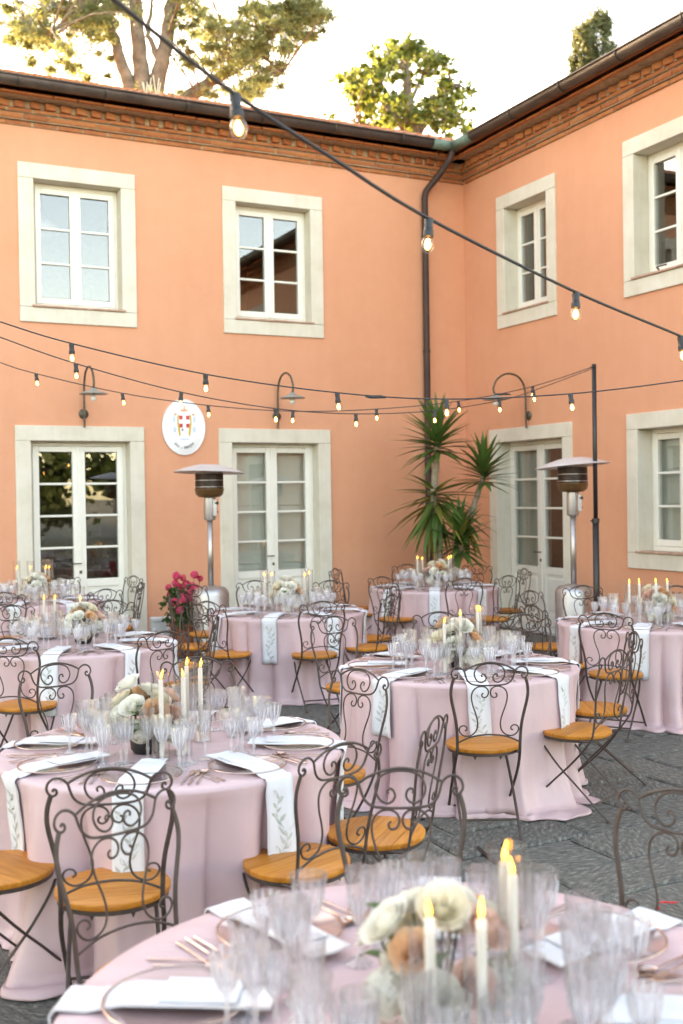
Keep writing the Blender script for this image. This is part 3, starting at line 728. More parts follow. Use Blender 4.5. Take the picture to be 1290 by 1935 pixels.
def tree_left():
    Y = 23.5; W = lambda x, y, d=0: at(x, y, Y+d)
    base = Vector((W(278, 200).x, Y, 0))
    t = thing('old_spreading_tree', 'big old tree with twisting pale trunks rising behind the left roof', 'tree', base)
    m = MB(); L = lambda p: Vector(p)-base; TP = []
    stems = [
     ([base+Vector((0, 0, -.1)), base+Vector((0, 0, 3)), W(278, 260), W(272, 180), W(263, 110), W(258, 40), W(252, -60), W(240, -160)], [.55, .5, .38, .26, .21, .19, .16, .1]),
     ([W(284, 262), W(292, 185), W(305, 120), W(318, 50), W(330, -20), W(350, -120)], [.3, .24, .21, .19, .17, .1]),
     ([W(270, 262), W(250, 178), W(233, 130), W(222, 90), W(212, 62), W(197, 50, -.2), W(172, 54, -.4), W(155, 42, -.6), W(150, 28, -.7), W(120, 40, -1), W(95, 70, -1.2)], [.26, .2, .17, .15, .13, .12, .1, .09, .08, .05, .03]),
     ([W(295, 262), W(350, 190), W(385, 165), W(420, 140), W(465, 105), W(520, 60), W(575, 20)], [.28, .2, .17, .15, .13, .09, .05]),
     ([W(300, 130), W(290, 90), W(280, 60), W(285, 20), W(300, -60)], [.1, .08, .07, .05, .03]),
     ([W(150, 28, -.7), W(110, 15, -.8), W(70, 30, -1), W(40, 60, -1)], [.07, .05, .035, .02]),
     ([W(212, 62), W(205, 20), W(190, -30)], [.09, .06, .03]),
     ([W(465, 105), W(500, 110), W(530, 140)], [.07, .05, .02]),
     ([W(420, 140), W(425, 90), W(450, 40), W(480, -20)], [.07, .06, .04, .02])]
    for pts, rr in stems:
        sp = spline([L(p) for p in pts], 4); R2 = []
        for i in range(len(sp)):
            u = i/(len(sp)-1)*(len(rr)-1); k = int(min(u, len(rr)-2)); R2.append(rr[k]+(rr[k+1]-rr[k])*(u-k))
        m.tube([p+Vector((random.gauss(0, .015), 0, random.gauss(0, .01))) for p in sp], [q*.8 for q in R2], 9); TP += sp[2:]
    m.obj('trunk', M['bark'], t, smooth=True)
    r = np.random.default_rng(4); C = []
    def blob(px, py, rx, ry, n, s0=.22, s1=.5, dep=1.4):
        for _ in range(n):
            a = r.random()*TAU; q = math.sqrt(r.random())
            p = L(W(px+rx*q*math.cos(a), py+ry*q*math.sin(a), r.normal()*dep)); s = r.uniform(s0, s1)
            C.append((p, (s, s, s*.5), s/.35))
    q = (.18, .42)
    blob(110, 45, 85, 45, 40, *q); blob(75, 95, 65, 28, 16, *q); blob(170, 15, 60, 35, 26, *q); blob(120, 128, 40, 14, 7, *q); blob(50, 75, 40, 14, 7, *q); blob(30, 20, 50, 30, 9, *q)
    blob(520, 50, 95, 48, 60, *q); blob(580, 25, 45, 40, 26, *q); blob(430, 95, 60, 40, 26, *q); blob(480, 130, 55, 38, 20, *q); blob(395, 60, 45, 35, 12, *q); blob(430, 175, 75, 12, 9, *q); blob(500, 165, 40, 20, 7, *q)
    blob(350, 35, 45, 45, 14, *q); blob(355, 110, 35, 25, 5, *q); blob(225, 25, 35, 30, 10, *q); blob(195, 95, 22, 30, 5, *q); blob(190, 150, 30, 14, 3, *q); blob(320, 180, 60, 12, 5, *q)
    blob(250, -50, 320, 40, 60, .25, .5); blob(180, -140, 300, 40, 30, .4, .8)
    leaf_cloud('crown', M['cedar'], t, C, 300, .0205, .55, 5, 2.1)
    twigs(t, C, TP, r, .014)
    # dry shoots growing at the roof edge
    d = MB()
    for i in range(9):
        p = L(W(283+random.uniform(-8, 14), 190, -8)); d.tube([p, p+Vector((random.uniform(-.06, .06), 0, random.uniform(.2, .36)))], .008, 4)
    sh = d.obj('dry_shoots', M['rosec'], t)
tree_left()
def tree_mid():
    Y = 27.0; W = lambda x, y, d=0: at(x, y, Y+d); base = Vector((W(780, 250).x, Y, 0))
    t = thing('plane_tree', 'airy broad-leaved tree glowing yellow behind the inner roof corner', 'tree', base)
    m = MB(); L = lambda p: Vector(p)-base; TP = []
    for pts, rr in (([base, W(780, 300), W(775, 220), W(768, 150), W(770, 95)], [.3, .2, .12, .07, .02]), ([W(778, 270), W(730, 200), W(680, 160)], [.1, .06, .02]), ([W(778, 280), W(820, 200), W(860, 160)], [.1, .06, .02]),
                    ([W(775, 230), W(720, 240), W(670, 230)], [.07, .04, .02]), ([W(775, 230), W(840, 230), W(890, 225)], [.07, .04, .02]), ([W(772, 200), W(800, 140), W(820, 110)], [.06, .04, .015])):
        sp = spline([L(p) for p in pts], 4); n = len(sp); m.tube(sp, [rr[0]+(rr[-1]-rr[0])*i/(n-1) for i in range(n)], 7); TP += sp[len(sp)//2:]
    m.obj('trunk', M['bark'], t, smooth=True)
    r = np.random.default_rng(9); C = []
    def blob(px, py, rx, ry, n):
        for _ in range(n):
            a = r.random()*TAU; q = math.sqrt(r.random()); s = r.uniform(.10, .27)
            C.append((L(W(px+rx*q*math.cos(a), py+ry*q*math.sin(a), r.normal()*1.0)), (s, s, s*.7), s/.3))
    blob(765, 165, 108, 76, 120); blob(765, 100, 72, 25, 34); blob(780, 215, 90, 30, 30); blob(690, 150, 50, 22, 18); blob(675, 190, 34, 24, 12); blob(850, 195, 45, 48, 26); blob(800, 240, 70, 30, 22); blob(740, 225, 50, 25, 10); blob(885, 245, 25, 12, 5); blob(830, 130, 30, 25, 8); blob(700, 240, 30, 14, 3); blob(625, 228, 12, 10, 2)
    leaf_cloud('crown', M['maple'], t, C, 52, .055, .8, 11, 1.05)
    twigs(t, C, TP, r, .012)
tree_mid()
def cypress():
    Y = 38.0; W = lambda x, y, d=0: at(x, y, Y+d); top = W(1120, 24); base = Vector((top.x, Y, 0))
    t = thing('cypress_tree', 'dense clipped column of cypress showing above the right roof', 'tree', base)
    m = MB(); m.tube([(0, 0, 0), (0, 0, 10), (0, 0, 17.5)], [.3, .22, .05], 8); m.obj('trunk', M['bark'], t, smooth=True)
    r = np.random.default_rng(2); C = []; zt = top.z
    for i in range(420):
        z = zt-r.random()**1.0*9; R_ = .78*(1 if z < zt-.8 else .62+.38*(zt-z)/.8); a = r.random()*TAU; q = R_*math.sqrt(r.random())
        C.append((Vector((q*math.cos(a), q*math.sin(a), z-.25)), (.22, .22, .42), 1))
    leaf_cloud('crown', M['cypress'], t, C, 110, .045, .5, 3, 2.0)
cypress()
def wood_belt():
    r = np.random.default_rng(8); C = []
    for (x, y, h, s) in ((19, -13, 6.5, 4), (13, -16, 6, 4.2), (7, -18, 6.5, 4.2), (0, -19, 6, 4.2), (-7, -18, 6.5, 4), (24, -8, 7, 4), (-14, -15, 6, 4)):
        for i in range(34):
            a = r.random()*TAU; q = s*math.sqrt(r.random()); z = .8+r.random()*(h-.8); q *= 1-.5*max(0, (z-h*.55)/(h*.45))
            C.append((Vector((x+q*math.cos(a), y+q*math.sin(a), z)), (1.0, 1.0, .8), 1))
    o = leaf_cloud('distant_wood', M['hedge'], None, C, 150, .16, .8, 4, 1.2); tag(o, 'dark wood mirrored in the glazed doors', 'wood', kind='stuff')
wood_belt()

# ------------------------------------------------------------------ chairs
K = .00104
def chair_proto():
    root = link('folding_chair', None); I = M['iron']
    def bp(px, py, s=1):
        u = (px-278)*K*s; z = .49+(503-py)*K
        return Vector((u, -.195-(z-.49)*.15, z))
    def mir(pts): return pts+[(556-x, y) for x, y in reversed(pts[:-1] if abs(pts[-1][0]-278) < .5 else pts)]
    def rod(name, pts, r, m=3, n=6, flat=None):
        mb = MB(); mb.tube(spline(pts, m), r, n, flat=flat); return mb.obj(name, I, root, auto=70)
    lyre = [(99, 125), (102, 117), (110, 121), (111, 132), (101, 140), (87, 133), (80, 116), (86, 95), (104, 82), (126, 84), (145, 100), (153, 125), (163, 150), (182, 168), (210, 176), (278, 179)]
    rod('top_rail', [bp(*p) for p in mir(lyre)], .0047)
    rod('arch_rail', [bp(*p) for p in mir([(148, 99), (185, 78), (230, 63), (278, 57)])], .0049, 4)
    om = [(240, 134), (237, 124), (246, 118), (257, 126), (260, 143), (250, 158), (233, 163), (213, 152), (201, 130), (200, 108), (212, 84), (238, 69), (278, 64)]
    rod('ring_scroll', [bp(*p)+Vector((0, .004, 0)) for p in mir(om)], .0041)
    ht = [(247, 219), (239, 226), (241, 238), (252, 243), (266, 236), (273, 216), (266, 196), (245, 184), (215, 187), (192, 208), (185, 240), (193, 285), (210, 335), (219, 380), (212, 418), (190, 441), (160, 449), (135, 437), (123, 414), (130, 396), (148, 391), (162, 400), (163, 413), (152, 418)]
    for s in (1, -1): rod('scroll', [bp(*p, s=s) for p in ht], .0041)
    rod('lower_rail', [bp(*p) for p in mir([(113, 484), (150, 466), (200, 449), (278, 441)])], .0047)
    post = [(92, 140), (82, 175), (78, 215), (83, 260), (95, 315), (106, 370), (112, 430), (114, 500)]
    for s in (1, -1):
        low = [Vector((-.172*s, -.18, .45)), Vector((-.176*s, -.12, .37)), Vector((-.176*s, -.03, .275)), Vector((-.174*s, .06, .19)), Vector((-.171*s, .16, .09)), Vector((-.170*s, .245, .006))]
        mb = MB(); mb.tube(spline([bp(*p, s=s) for p in post]+low, 3), .0077, 6, flat=(.72, 1.1)); mb.lathe([(0, 0), (.014, 0), (.014, .008), (.006, .012)], 8, (-.170*s, .247, 0)); mb.obj('back_post', I, root, auto=70)
        B = [Vector((-.135*s, .165, .437)), Vector((-.15*s, .12, .37)), Vector((-.157*s, .03, .275)), Vector((-.158*s, -.08, .18)), Vector((-.157*s, -.18, .09)), Vector((-.155*s, -.275, .006))]
        mb = MB(); mb.tube(spline(B, 3), .0072, 6, flat=(.7, 1.1)); mb.lathe([(0, 0), (.014, 0), (.014, .008), (.006, .012)], 8, (-.155*s, -.277, 0)); mb.obj('leg', I, root, auto=70)
        mb = MB(); mb.tube([(-.168*s, -.18, .445), (-.16*s, .0, .436), (-.13*s, .15, .436)], .006, 5); mb.obj('seat_support', I, root)
    for (y, z, h) in ((-.185, .086, .156), (.19, .062, .170), (-.02, .425, .16)):
        mb = MB(); mb.tube([(-h, y, z), (h, y, z)], .0062, 6); mb.obj('stretcher', I, root, auto=70)
    # seat: iron hoop carrying five varnished boards
    Rr = .205; hoop = MB(); n = 32
    hoop.add([(r*math.cos(TAU*i/n), r*math.sin(TAU*i/n), z) for (r, z) in ((.198, .430), (.198, .447), (.184, .447), (.184, .430)) for i in range(n)],
             [(a*n+i, a*n+(i+1) % n, ((a+1) % 4)*n+(i+1) % n, ((a+1) % 4)*n+i) for a in range(4) for i in range(n)])
    for sx in (-.07, .07): hoop.add([(sx-.012, -.16, .430), (sx+.012, -.16, .430), (sx, -.165, .405)], [(0, 1, 2), (2, 1, 0)])
    seat = hoop.obj('seat', I, root, auto=50)
    edges = [-.205, -.122, -.042, .040, .121, .205]
    for j in range(5):
        y0, y1 = edges[j]+.0006, edges[j+1]-.0006
        def outline(R_, a, c):
            pts = []; N = 9
            for i in range(N):
                y = a+(c-a)*i/(N-1); y = max(-R_, min(R_, y)); pts.append((math.sqrt(max(R_*R_-y*y, 0)), y))
            return pts+[(-x, y) for x, y in reversed(pts)]
        v = []; e = .0045
        for (R_, a, c, z) in ((Rr-.003, y0, y1, .4475), (Rr, y0, y1, .452), (Rr, y0, y1, .466), (Rr-e*.5, y0+.0003, y1-.0003, .469), (Rr-e, y0+.001, y1-.001, .470)):
            v += [(x, y, z) for x, y in outline(R_, a, c)]
        q = 18; f = [(l*q+i, l*q+(i+1) % q, (l+1)*q+(i+1) % q, (l+1)*q+i) for l in range(4) for i in range(q)]+[tuple(range(4*q, 5*q)), tuple(range(q))[::-1]]
        mb = MB(); mb.add(v, f); mb.obj('board', M['wood'], seat, auto=35)
    return root
def dup(root, loc, rz, label, group):
    r = root.copy(); COL.objects.link(r); r.location = loc; r.rotation_euler = (0, 0, rz); r['label'] = label; r['group'] = group
    for ch in root.children:
        c = ch.copy(); COL.objects.link(c); c.parent = r
        for g_ in ch.children:
            d = g_.copy(); COL.objects.link(d); d.parent = c
    return r
TABLES = [  # x, y, phrase
 (.18, 2.28, 'blurred foreground table'), (-.76, 4.81, 'front left table'), (.74, 6.97, 'middle right table'), (-2.05, 8.32, 'second table on the left'),
 (-.53, 10.46, 'centre rear table'), (1.10, 13.0, 'corner table by the yucca'), (2.58, 9.2, 'table at the right edge'), (-3.4, 12.0, 'far left table by the door')]
SECT = ['right side', 'far right', 'far side', 'far left', 'left side', 'near left', 'near side', 'near right']
def sector(a): return SECT[int(round((a % 360)/45)) % 8]
CHAIRS = [
 [(130, 1.12, 0), (90, 1.03, 0), (49.6, 1.02, 0)],
 [(-95, .92, 16), (-49.6, .88, 3), (-20, .94, 0), (45, .93, 0), (125, 1.2, 0), (93, 1.1, 0), (-128, .90, 0)],
 [(-88, .9, 0), (-44, .86, 4), (3, .88, -4), (62, 1.05, 0), (90, 1.15, 0), (124, 1.2, 0)],
 [(-98, .9, 0), (-48, .98, 0), (0, .82, 0), (49, .98, 0), (91, 1.2, 0), (127, 1.1, 0)],
 [(-72, .88, 0), (-125, .88, 0), (-167, .87, 0), (138, 1.15, 0), (107, 1.2, 0), (72, 1.05, 0), (-30, .86, 0), (17, .83, 0)],
 [(180, .85, 0), (150, 1.1, 8), (-127, .82, 0), (-80, 1.0, 0), (101, 1.05, 0), (60, 1.05, 0), (5, .85, 8), (-53, .95, 0)],
 [(-120, .98, 0), (203, .88, 0), (133, .98, 0), (100, 1.15, 0), (63, 1.1, 0)],
 [(42, 1.0, 0), (-45, 1.15, 0), (-8, .95, 6), (-88, .95, 0), (88, .85, 0)]]
proto = chair_proto(); first = True; tag(proto, 'x', 'chair')
for ti, (tx, ty, ph) in enumerate(TABLES):
    used = {}
    for (a, d, tw) in CHAIRS[ti]:
        used.setdefault(sector(a), []).append(a)
    for (a, d, tw) in CHAIRS[ti]:
        s = sector(a); mates = sorted(used[s], key=lambda q: math.cos(rad(q))) ; ex = ''
        if len(mates) > 1: ex = ('left of two at ' if mates.index(a) == 0 else 'right of two at ')
        lab = (f'iron scroll-back chair, {ex}{s} of {ph}' if ex else f'scrolled iron chair with wooden seat at {s} of {ph}')
        loc = (tx+d*math.cos(rad(a)), ty+d*math.sin(rad(a)), 0); rz = rad(a+90+tw)
        if first:
            proto.location = loc; proto.rotation_euler = (0, 0, rz); proto['label'] = lab; proto['group'] = 'folding chairs round the tables'; first = False
        else: dup(proto, loc, rz, lab, 'folding chairs round the tables')

# ------------------------------------------------------------------ tables, cloths and place settings
TR, TZ = .75, .755
class Cloth:
    def __init__(self, seed, R=TR):
        self.R = R
        r = random.Random(seed); n = r.randint(15, 18)
        self.rid = [((i+r.uniform(-.3, .3))*TAU/n, r.uniform(.055, .12), r.uniform(.35, 1.1)) for i in range(n)]
        self.pl = [((i+r.uniform(-.4, .4))*TAU/30, r.uniform(.025, .055), r.uniform(-.3, .8)) for i in range(30)]
        self.ph = [r.uniform(0, TAU) for _ in range(6)]; self.seed = seed
    def ridge(self, th):
        s = 0
        for (a, w_, h) in self.rid:
            d = (th-a+PI) % TAU-PI; s += h*math.exp(-(d/w_)**2)
        for (a, w_, h) in self.pl:
            d = (th-a+PI) % TAU-PI; s += .28*h*math.exp(-(d/w_)**2)
        return s
    def r(self, th, t):
        f = self.ridge(th); p = self.ph
        w_ = abs(math.sin(6.5*th+1.3*math.sin(3*th+p[3])+.9*math.sin(5*th+p[4])))**.65
        am = .62+.38*math.sin(2*th+p[5])**2
        return self.R+.006-.13*min(t*1.3, 1)**.55+(f*.085*t**.75)+.19*w_*am*t**.6+t*.016*math.sin(9*th+p[0]+2.2*t)+t*t*.008*math.sin(17*th+p[1])
    def build(self, obj_name, loc):
        NA = 540; v = []; f = []
        rings = [(0, 0)]
        prof = []
        for rr in (.15, .35, .55, .68, .735): prof.append(('top', rr))
        for k in range(1, 4): prof.append(('edge', k/4))
        NT_ = 20
        for k in range(NT_+1): prof.append(('drop', k/NT_))
        for k in range(1, 7): prof.append(('pud', k/6))
        p = self.ph
        for kind, q in prof:
            for i in range(NA):
                th = TAU*i/NA
                if kind == 'top': r_, z = q, TZ+.003+.0012*math.sin(3*th+q*9)
                elif kind == 'edge': a = q*PI/2; r_, z = self.R-.012+.018*math.sin(a), TZ+.003-.018*(1-math.cos(a))
                elif kind == 'drop':
                    z = TZ-.018-(TZ-.045)*q; r_ = self.r(th, q)+.012*math.sin(5*q+2*th+p[2])*q*q
                    if q > .75:   # cloth buckles a little above the floor
                        r_ += .035*((q-.75)/.25)**1.5*(.5+.5*math.sin(6*th+p[3]))+.007*(q-.75)*4*math.sin(19*th+p[4]+3*math.sin(3*th))
                    z += .012*math.sin(7*th+p[5])*q*(1-q)
                else:
                    b0 = self.r(th, 1)+.035*(.5+.5*math.sin(6*th+p[3]))+.007*math.sin(19*th+p[4]+3*math.sin(3*th))
                    wd = .06+.07*math.sin(4*th+p[1])+.035*math.sin(11*th+p[0])+.012*math.sin(29*th+p[3]); wd = max(wd, .012)
                    r_ = b0+wd*math.sin(q*PI*.62)*1.05; z = .027*(1-q)**2+.016*math.sin(q*PI)*abs(math.sin(9*th+p[2]+q*3+2.5*math.sin(5*th)))**1.5+.006*(1-q)*math.sin(31*th+9*q)**2+.003
                v.append((r_*math.cos(th), r_*math.sin(th), max(z, .002)))
        n0 = len(v); v.append((0, 0, TZ+.003))
        for i in range(NA): f.append((n0, i, (i+1) % NA))
        for l in range(len(prof)-1):
            for i in range(NA): f.append((l*NA+i, (l+1)*NA+i, (l+1)*NA+(i+1) % NA, l*NA+(i+1) % NA))
        mb = MB(); mb.add(v, f); return mb.obj(obj_name, M['cloth'], smooth=True, loc=loc)

# shared meshes for the table things
def goblet(h, rb, hb, flute=12, flare=1.12):
    """cut-crystal stem glass: foot, knop stem, fluted bowl, thin lip"""
    n = flute*2; z0 = h-hb
    prof = [(0, 0), (.034, 0), (.034, .003), (.012, .009), (.0065, .02), (.0055, z0*.45), (.0085, z0*.55), (.0055, z0*.66), (.006, z0*.9), (.013, z0), (rb*.62, z0+hb*.13), (rb*.90, z0+hb*.36), (rb, z0+hb*.62), (rb*flare, h),
            (rb*flare-.0018, h), (rb-.003, z0+hb*.62), (rb*.90-.004, z0+hb*.36), (rb*.6-.004, z0+hb*.16), (0, z0+hb*.06)]
    def mod(j, k): return (1-.055*(k % 2)) if j in (9, 10, 11, 12) else 1
    mb = MB(); mb.lathe(prof, n, mod=mod); return mb.mesh('crystal_goblet', M['crystal'], auto=18)
GOB = [goblet(.205, .040, .105), goblet(.185, .036, .092), goblet(.225, .029, .125, 10, 1.08), goblet(.165, .033, .08)]
GOB.append(goblet(.195, .036, .10, 10, 1.05))
GNAME = ['large crystal water goblet', 'crystal wine goblet', 'slim crystal flute', 'small crystal goblet', 'straight-sided crystal wine glass']
def plate():
    mb = MB(); mb.lathe([(0, .004), (.10, .004), (.115, .008), (.15, .014), (.158, .017), (.160, .016), (.152, .011), (.116, .003), (.10, 0), (0, 0)], 48); return mb.mesh('charger_plate', M['plateglass'], smooth=True)
PLATE = plate()
RIM = MB().tube(ring_pts(.0165, .157, 48), .0028, 5, cap=False).mesh('gilt_rim', M['silver'], smooth=True)
def cutlery(kind):
    mb = MB()
    if kind == 'knife':
        mb.tube([(0, -.115, .006), (0, -.02, .006), (0, 0, .006)], [.0042, .0048, .0032], 6, flat=(1, .7)); mb.add([(-.002, 0, .003), (.009, .02, .003), (.010, .085, .003), (-.003, .115, .003), (-.002, 0, .006), (.009, .02, .0045), (.010, .085, .0045), (-.003, .115, .005)], [(3, 2, 1, 0), (4, 5, 6, 7), (0, 1, 5, 4), (1, 2, 6, 5), (2, 3, 7, 6), (3, 0, 4, 7)])
    elif kind == 'fork':
        mb.tube([(0, -.11, .005), (0, -.03, .006), (0, .03, .005)], [.0052, .0035, .003], 6, flat=(1, .6))
        mb.add([(-.004, .03, .003), (.004, .03, .003), (.011, .05, .003), (-.011, .05, .003), (-.004, .03, .006), (.004, .03, .006), (.011, .05, .006), (-.011, .05, .006)], [(3, 2, 1, 0), (4, 5, 6, 7), (0, 1, 5, 4), (1, 2, 6, 5), (2, 3, 7, 6), (3, 0, 4, 7)])
        for x in (-.009, -.003, .003, .009): mb.tube([(x, .05, .0045), (x, .075, .003), (x, .098, .007)], [.0019, .0018, .0010], 4)
    else:
        mb.tube([(0, -.11, .005), (0, -.03, .006), (0, .045, .005)], [.0052, .0035, .003], 6, flat=(1, .6))
        v = []; n = 12
        for (s, z) in ((1, .008), (.6, .004), (.05, .002)): v += [(.019*s*math.cos(TAU*i/n), .075+.030*s*math.sin(TAU*i/n), z) for i in range(n)]
        mb.add(v, [(l*n+i, l*n+(i+1) % n, (l+1)*n+(i+1) % n, (l+1)*n+i) for l in (0, 1) for i in range(n)])
    return mb.mesh(kind, M['silver'], auto=40)
CUT = {k: cutlery(k) for k in ('knife', 'fork', 'spoon')}
CARD = MB().bbox(-.055, .055, -.085, .085, 0, .004, .001).mesh('menu_card', M['card'])
_l = MB()
for i in range(7): _l.box(-.012-random.random()*.012, .012+random.random()*.012, .05-i*.014, .0515-i*.014, .0041, .0044)
CARDPRINT = _l.mesh('card_print', M['cardline'])
def napkin(cl, a, W=.125, hang=.34, seed=0):
    """folded linen runner: lies on the plate, turns over the table edge and hangs along the cloth"""
    r = random.Random(seed); nx = 7; path = []
    for q in (.34, .42, .50, .58, .66, .715, .738): path.append(('t', q))
    for k in range(1, 4): path.append(('e', k/4))
    nd = 9
    for k in range(1, nd+1): path.append(('d', hang*k/nd))
    rows = []; sk = r.uniform(-.02, .02)
    for kind, q in path:
        row = []
        if kind == 'd':
            t = q/(TZ-.045); rmax = max(cl.r(a+(j-3)/3*.09, t) for j in range(nx))+.008
        for j in range(nx):
            x = (j/(nx-1)-.5)*W; wob = .003*math.sin(j*1.3+q*25+seed)
            if kind == 't':
                pz = max(0, min(1, (.73-q)/.05)); z = TZ+.006+.018*pz*(1 if q > .42 else 1)+wob*.5; row.append((q, x*(.92 if q < .5 else 1), z))
            elif kind == 'e': b_ = q*PI/2; row.append((cl.R-.006+.024*math.sin(b_), x, TZ+.010-.024*(1-math.cos(b_))+wob*.3))
            else:
                rr = rmax*.65+(cl.r(a+x/TR, t)+.009)*.35; rr = max(rr, cl.r(a+x/TR, t)+.007)
                row.append((rr+wob+.004*math.sin(j*2.1+seed), x+sk*q/.34, TZ-.014-q+.004*math.sin(j*1.7+seed)))
        rows.append(row)
    T = .0045; v = []; n = len(rows)
    nrm = []
    for i in range(n):
        for j in range(nx):
            p0 = Vector(rows[max(i-1, 0)][j]); p1 = Vector(rows[min(i+1, n-1)][j]); d = (p1-p0).normalized()
            nm = Vector((0, 1, 0)).cross(d)*-1; nm = nm if (nm.z > 0 or nm.x > 0) else -nm; nrm.append(nm)
    v = [tuple(Vector(rows[i][j])+nrm[i*nx+j]*T) for i in range(n) for j in range(nx)]+[rows[i][j] for i in range(n) for j in range(nx)]
    N = n*nx; f = []
    for i in range(n-1):
        for j in range(nx-1):
            q = (i*nx+j, i*nx+j+1, (i+1)*nx+j+1, (i+1)*nx+j); f.append(q); f.append(tuple(N+k for k in reversed(q)))
    for i in range(n-1):
        for j in (0, nx-1): f.append((i*nx+j, (i+1)*nx+j, N+(i+1)*nx+j, N+i*nx+j))
    for i in (0, n-1):
        for j in range(nx-1): f.append((i*nx+j, i*nx+j+1, N+i*nx+j+1, N+i*nx+j))
    mb = MB(); mb.add(v, f)
    # printed sprig: leaf shapes lying just on the linen
    pr = MB()
    def surf(s, x):          # s = index along the path
        i = max(0, min(n-2, int(s))); u = s-i; jx = (x/W+.5)*(nx-1); j = max(0, min(nx-2, int(jx))); w_ = jx-j
        P = lambda a_, b_: Vector(v[a_*nx+b_])
        p = (P(i, j)*(1-w_)+P(i, j+1)*w_)*(1-u)+(P(i+1, j)*(1-w_)+P(i+1, j+1)*w_)*u
        return p+nrm[i*nx+j]*.0014
    s0, s1 = 10.3, n-1.6
    def leafp(s, x, ds, dx, wd):
        q = [(0, 0), (.35, .5), (.7, .38), (1, 0), (.7, -.38), (.35, -.5)]; pts = []
        L_ = math.hypot(ds*.038, dx)+1e-6
        for (l, k) in q:
            ss = s+ds*l-(dx/L_)*k*wd/.038*1.0; xx = x+dx*l+(ds*.038/L_)*k*wd
            xx = max(-W/2+.004, min(W/2-.004, xx)); pts.append(surf(max(7.5, min(n-1.05, ss)), xx))
        pr.add(pts, [(0, 1, 2, 3), (0, 3, 4, 5)])
    nl = 15
    for i in range(nl):
        s = s1-(s1-s0)*i/nl; x = .018*math.sin(i*.55+seed); sd = 1 if i % 2 else -1
        leafp(s, x, -r.uniform(.6, 1.15), sd*r.uniform(.018, .040), .013)
    for i in range(12):
        s = s1-(s1-s0)*i/12; x0_ = .018*math.sin(i*15/12*.55+seed); x1_ = .018*math.sin((i+1)*15/12*.55+seed); leafp(s, x0_, -(s1-s0)/12, x1_-x0_, .003)
    for i in range(5): leafp(r.uniform(2.5, 6), r.uniform(-.04, .04), r.uniform(-.5, .5), r.uniform(-.02, .02), .012)
    return mb, pr
def rose_mesh(name, mat, seed, R_=.042):
    r = random.Random(seed); mb = MB()
    layers = [(.30, 3, 1.02, .95), (.46, 4, .98, .82), (.64, 5, .86, .6), (.82, 6, .70, .38), (1.0, 6, .48, .15)]
    for li, (rf, n, top, lean) in enumerate(layers):
        for k in range(n):
            a0 = TAU*(k+r.uniform(-.15, .15))/n+li*.7; wd = TAU/n*.78; v = []; NU, NV = 5, 4
            for iv in range(NV+1):
                t = iv/NV
                for iu in range(NU+1):
                    s = iu/NU-.5; a = a0+s*wd*2*(.55+.45*math.sin(PI*(.15+.75*t)))
                    rr = R_*(rf*(.35+.65*math.sin(t*PI*.5)))*(1+.06*math.cos(s*PI)); 
                    z = R_*(1.05*t*top-.28*(1-rf))*(1-.35*abs(s)**2*2)
                    if t > .8: rr += R_*(.16*(1-lean)+.02)*(t-.8)*5
                    v.append((rr*math.cos(a), rr*math.sin(a), z+r.uniform(-.001, .001)))
            q = NU+1; mb.add(v, [(i*q+j, i*q+j+1, (i+1)*q+j+1, (i+1)*q+j) for i in range(NV) for j in range(NU)])
    return mb.mesh(name, mat, smooth=True)
ROSE = {k: [rose_mesh('rose', M[k], s) for s in (1, 2)] for k in ('rosew', 'rosec', 'rosep', 'roseb')}
def hydra(seed):
    r = random.Random(seed); mb = MB()
    for i in range(70):
        d = Vector((r.gauss(0, 1), r.gauss(0, 1), r.gauss(0, 1)+.3)).normalized(); c = d*.05; t1 = d.orthogonal().normalized(); t2 = d.cross(t1)
        for k in range(4):
            a = TAU*k/4+i; e = t1*math.cos(a)+t2*math.sin(a); g_ = t1*-math.sin(a)+t2*math.cos(a)
            mb.add([c, c+e*.009+g_*.007+d*.003, c+e*.016+d*.001, c+e*.009-g_*.007+d*.003], [(0, 1, 2, 3)])
    mb.lathe([(0, -.045), (.03, -.03), (.046, 0), (.03, .03), (0, .045)], 12); return mb.mesh('hydrangea', M['rosew'])
HYD = [hydra(1), hydra(2)]
def leafblade():
    mb = MB(); v = []
    for i in range(6):
        t = i/5; wd = .016*math.sin(PI*(.08+.86*t)); z = .02*math.sin(t*PI*.8)
        v += [(-wd, t*.075, z+.004), (0, t*.075, z), (wd, t*.075, z+.004)]
    mb.add(v, [(i*3+j, i*3+j+1, i*3+j+4, i*3+j+3) for i in range(5) for j in range(2)]); return mb.mesh('leaf', M['green'], smooth=True)
LEAFB = leafblade()
CYL = {}
def cyl(h):
    if h not in CYL:
        mb = MB(); mb.lathe([(0, .0), (.037, 0), (.038, .003), (.038, h), (.0355, h), (.0355, .008), (0, .008)], 28); CYL[h] = mb.mesh('glass_cylinder', M['cylglass'], auto=40)
    return CYL[h]
CAN = {}
def candle(h):
    if h not in CAN:
        mb = MB(); mb.lathe([(0, 0), (.0104, 0), (.0100, h-.006), (.0088, h-.001), (.0055, h-.004), (0, h-.005)], 16); CAN[h] = mb.mesh('candle_stick', M['wax'], auto=50)
    return CAN[h]
WICK = MB().tube([(0, 0, -.005), (.001, 0, .008)], .0012, 5).mesh('wick', M['wick'])
FLAME = MB().lathe([(0, 0), (.0042, .004), (.0062, .010), (.0058, .017), (.0034, .028), (.0010, .038), (0, .041)], 10).mesh('flame', M['flame'], smooth=True)
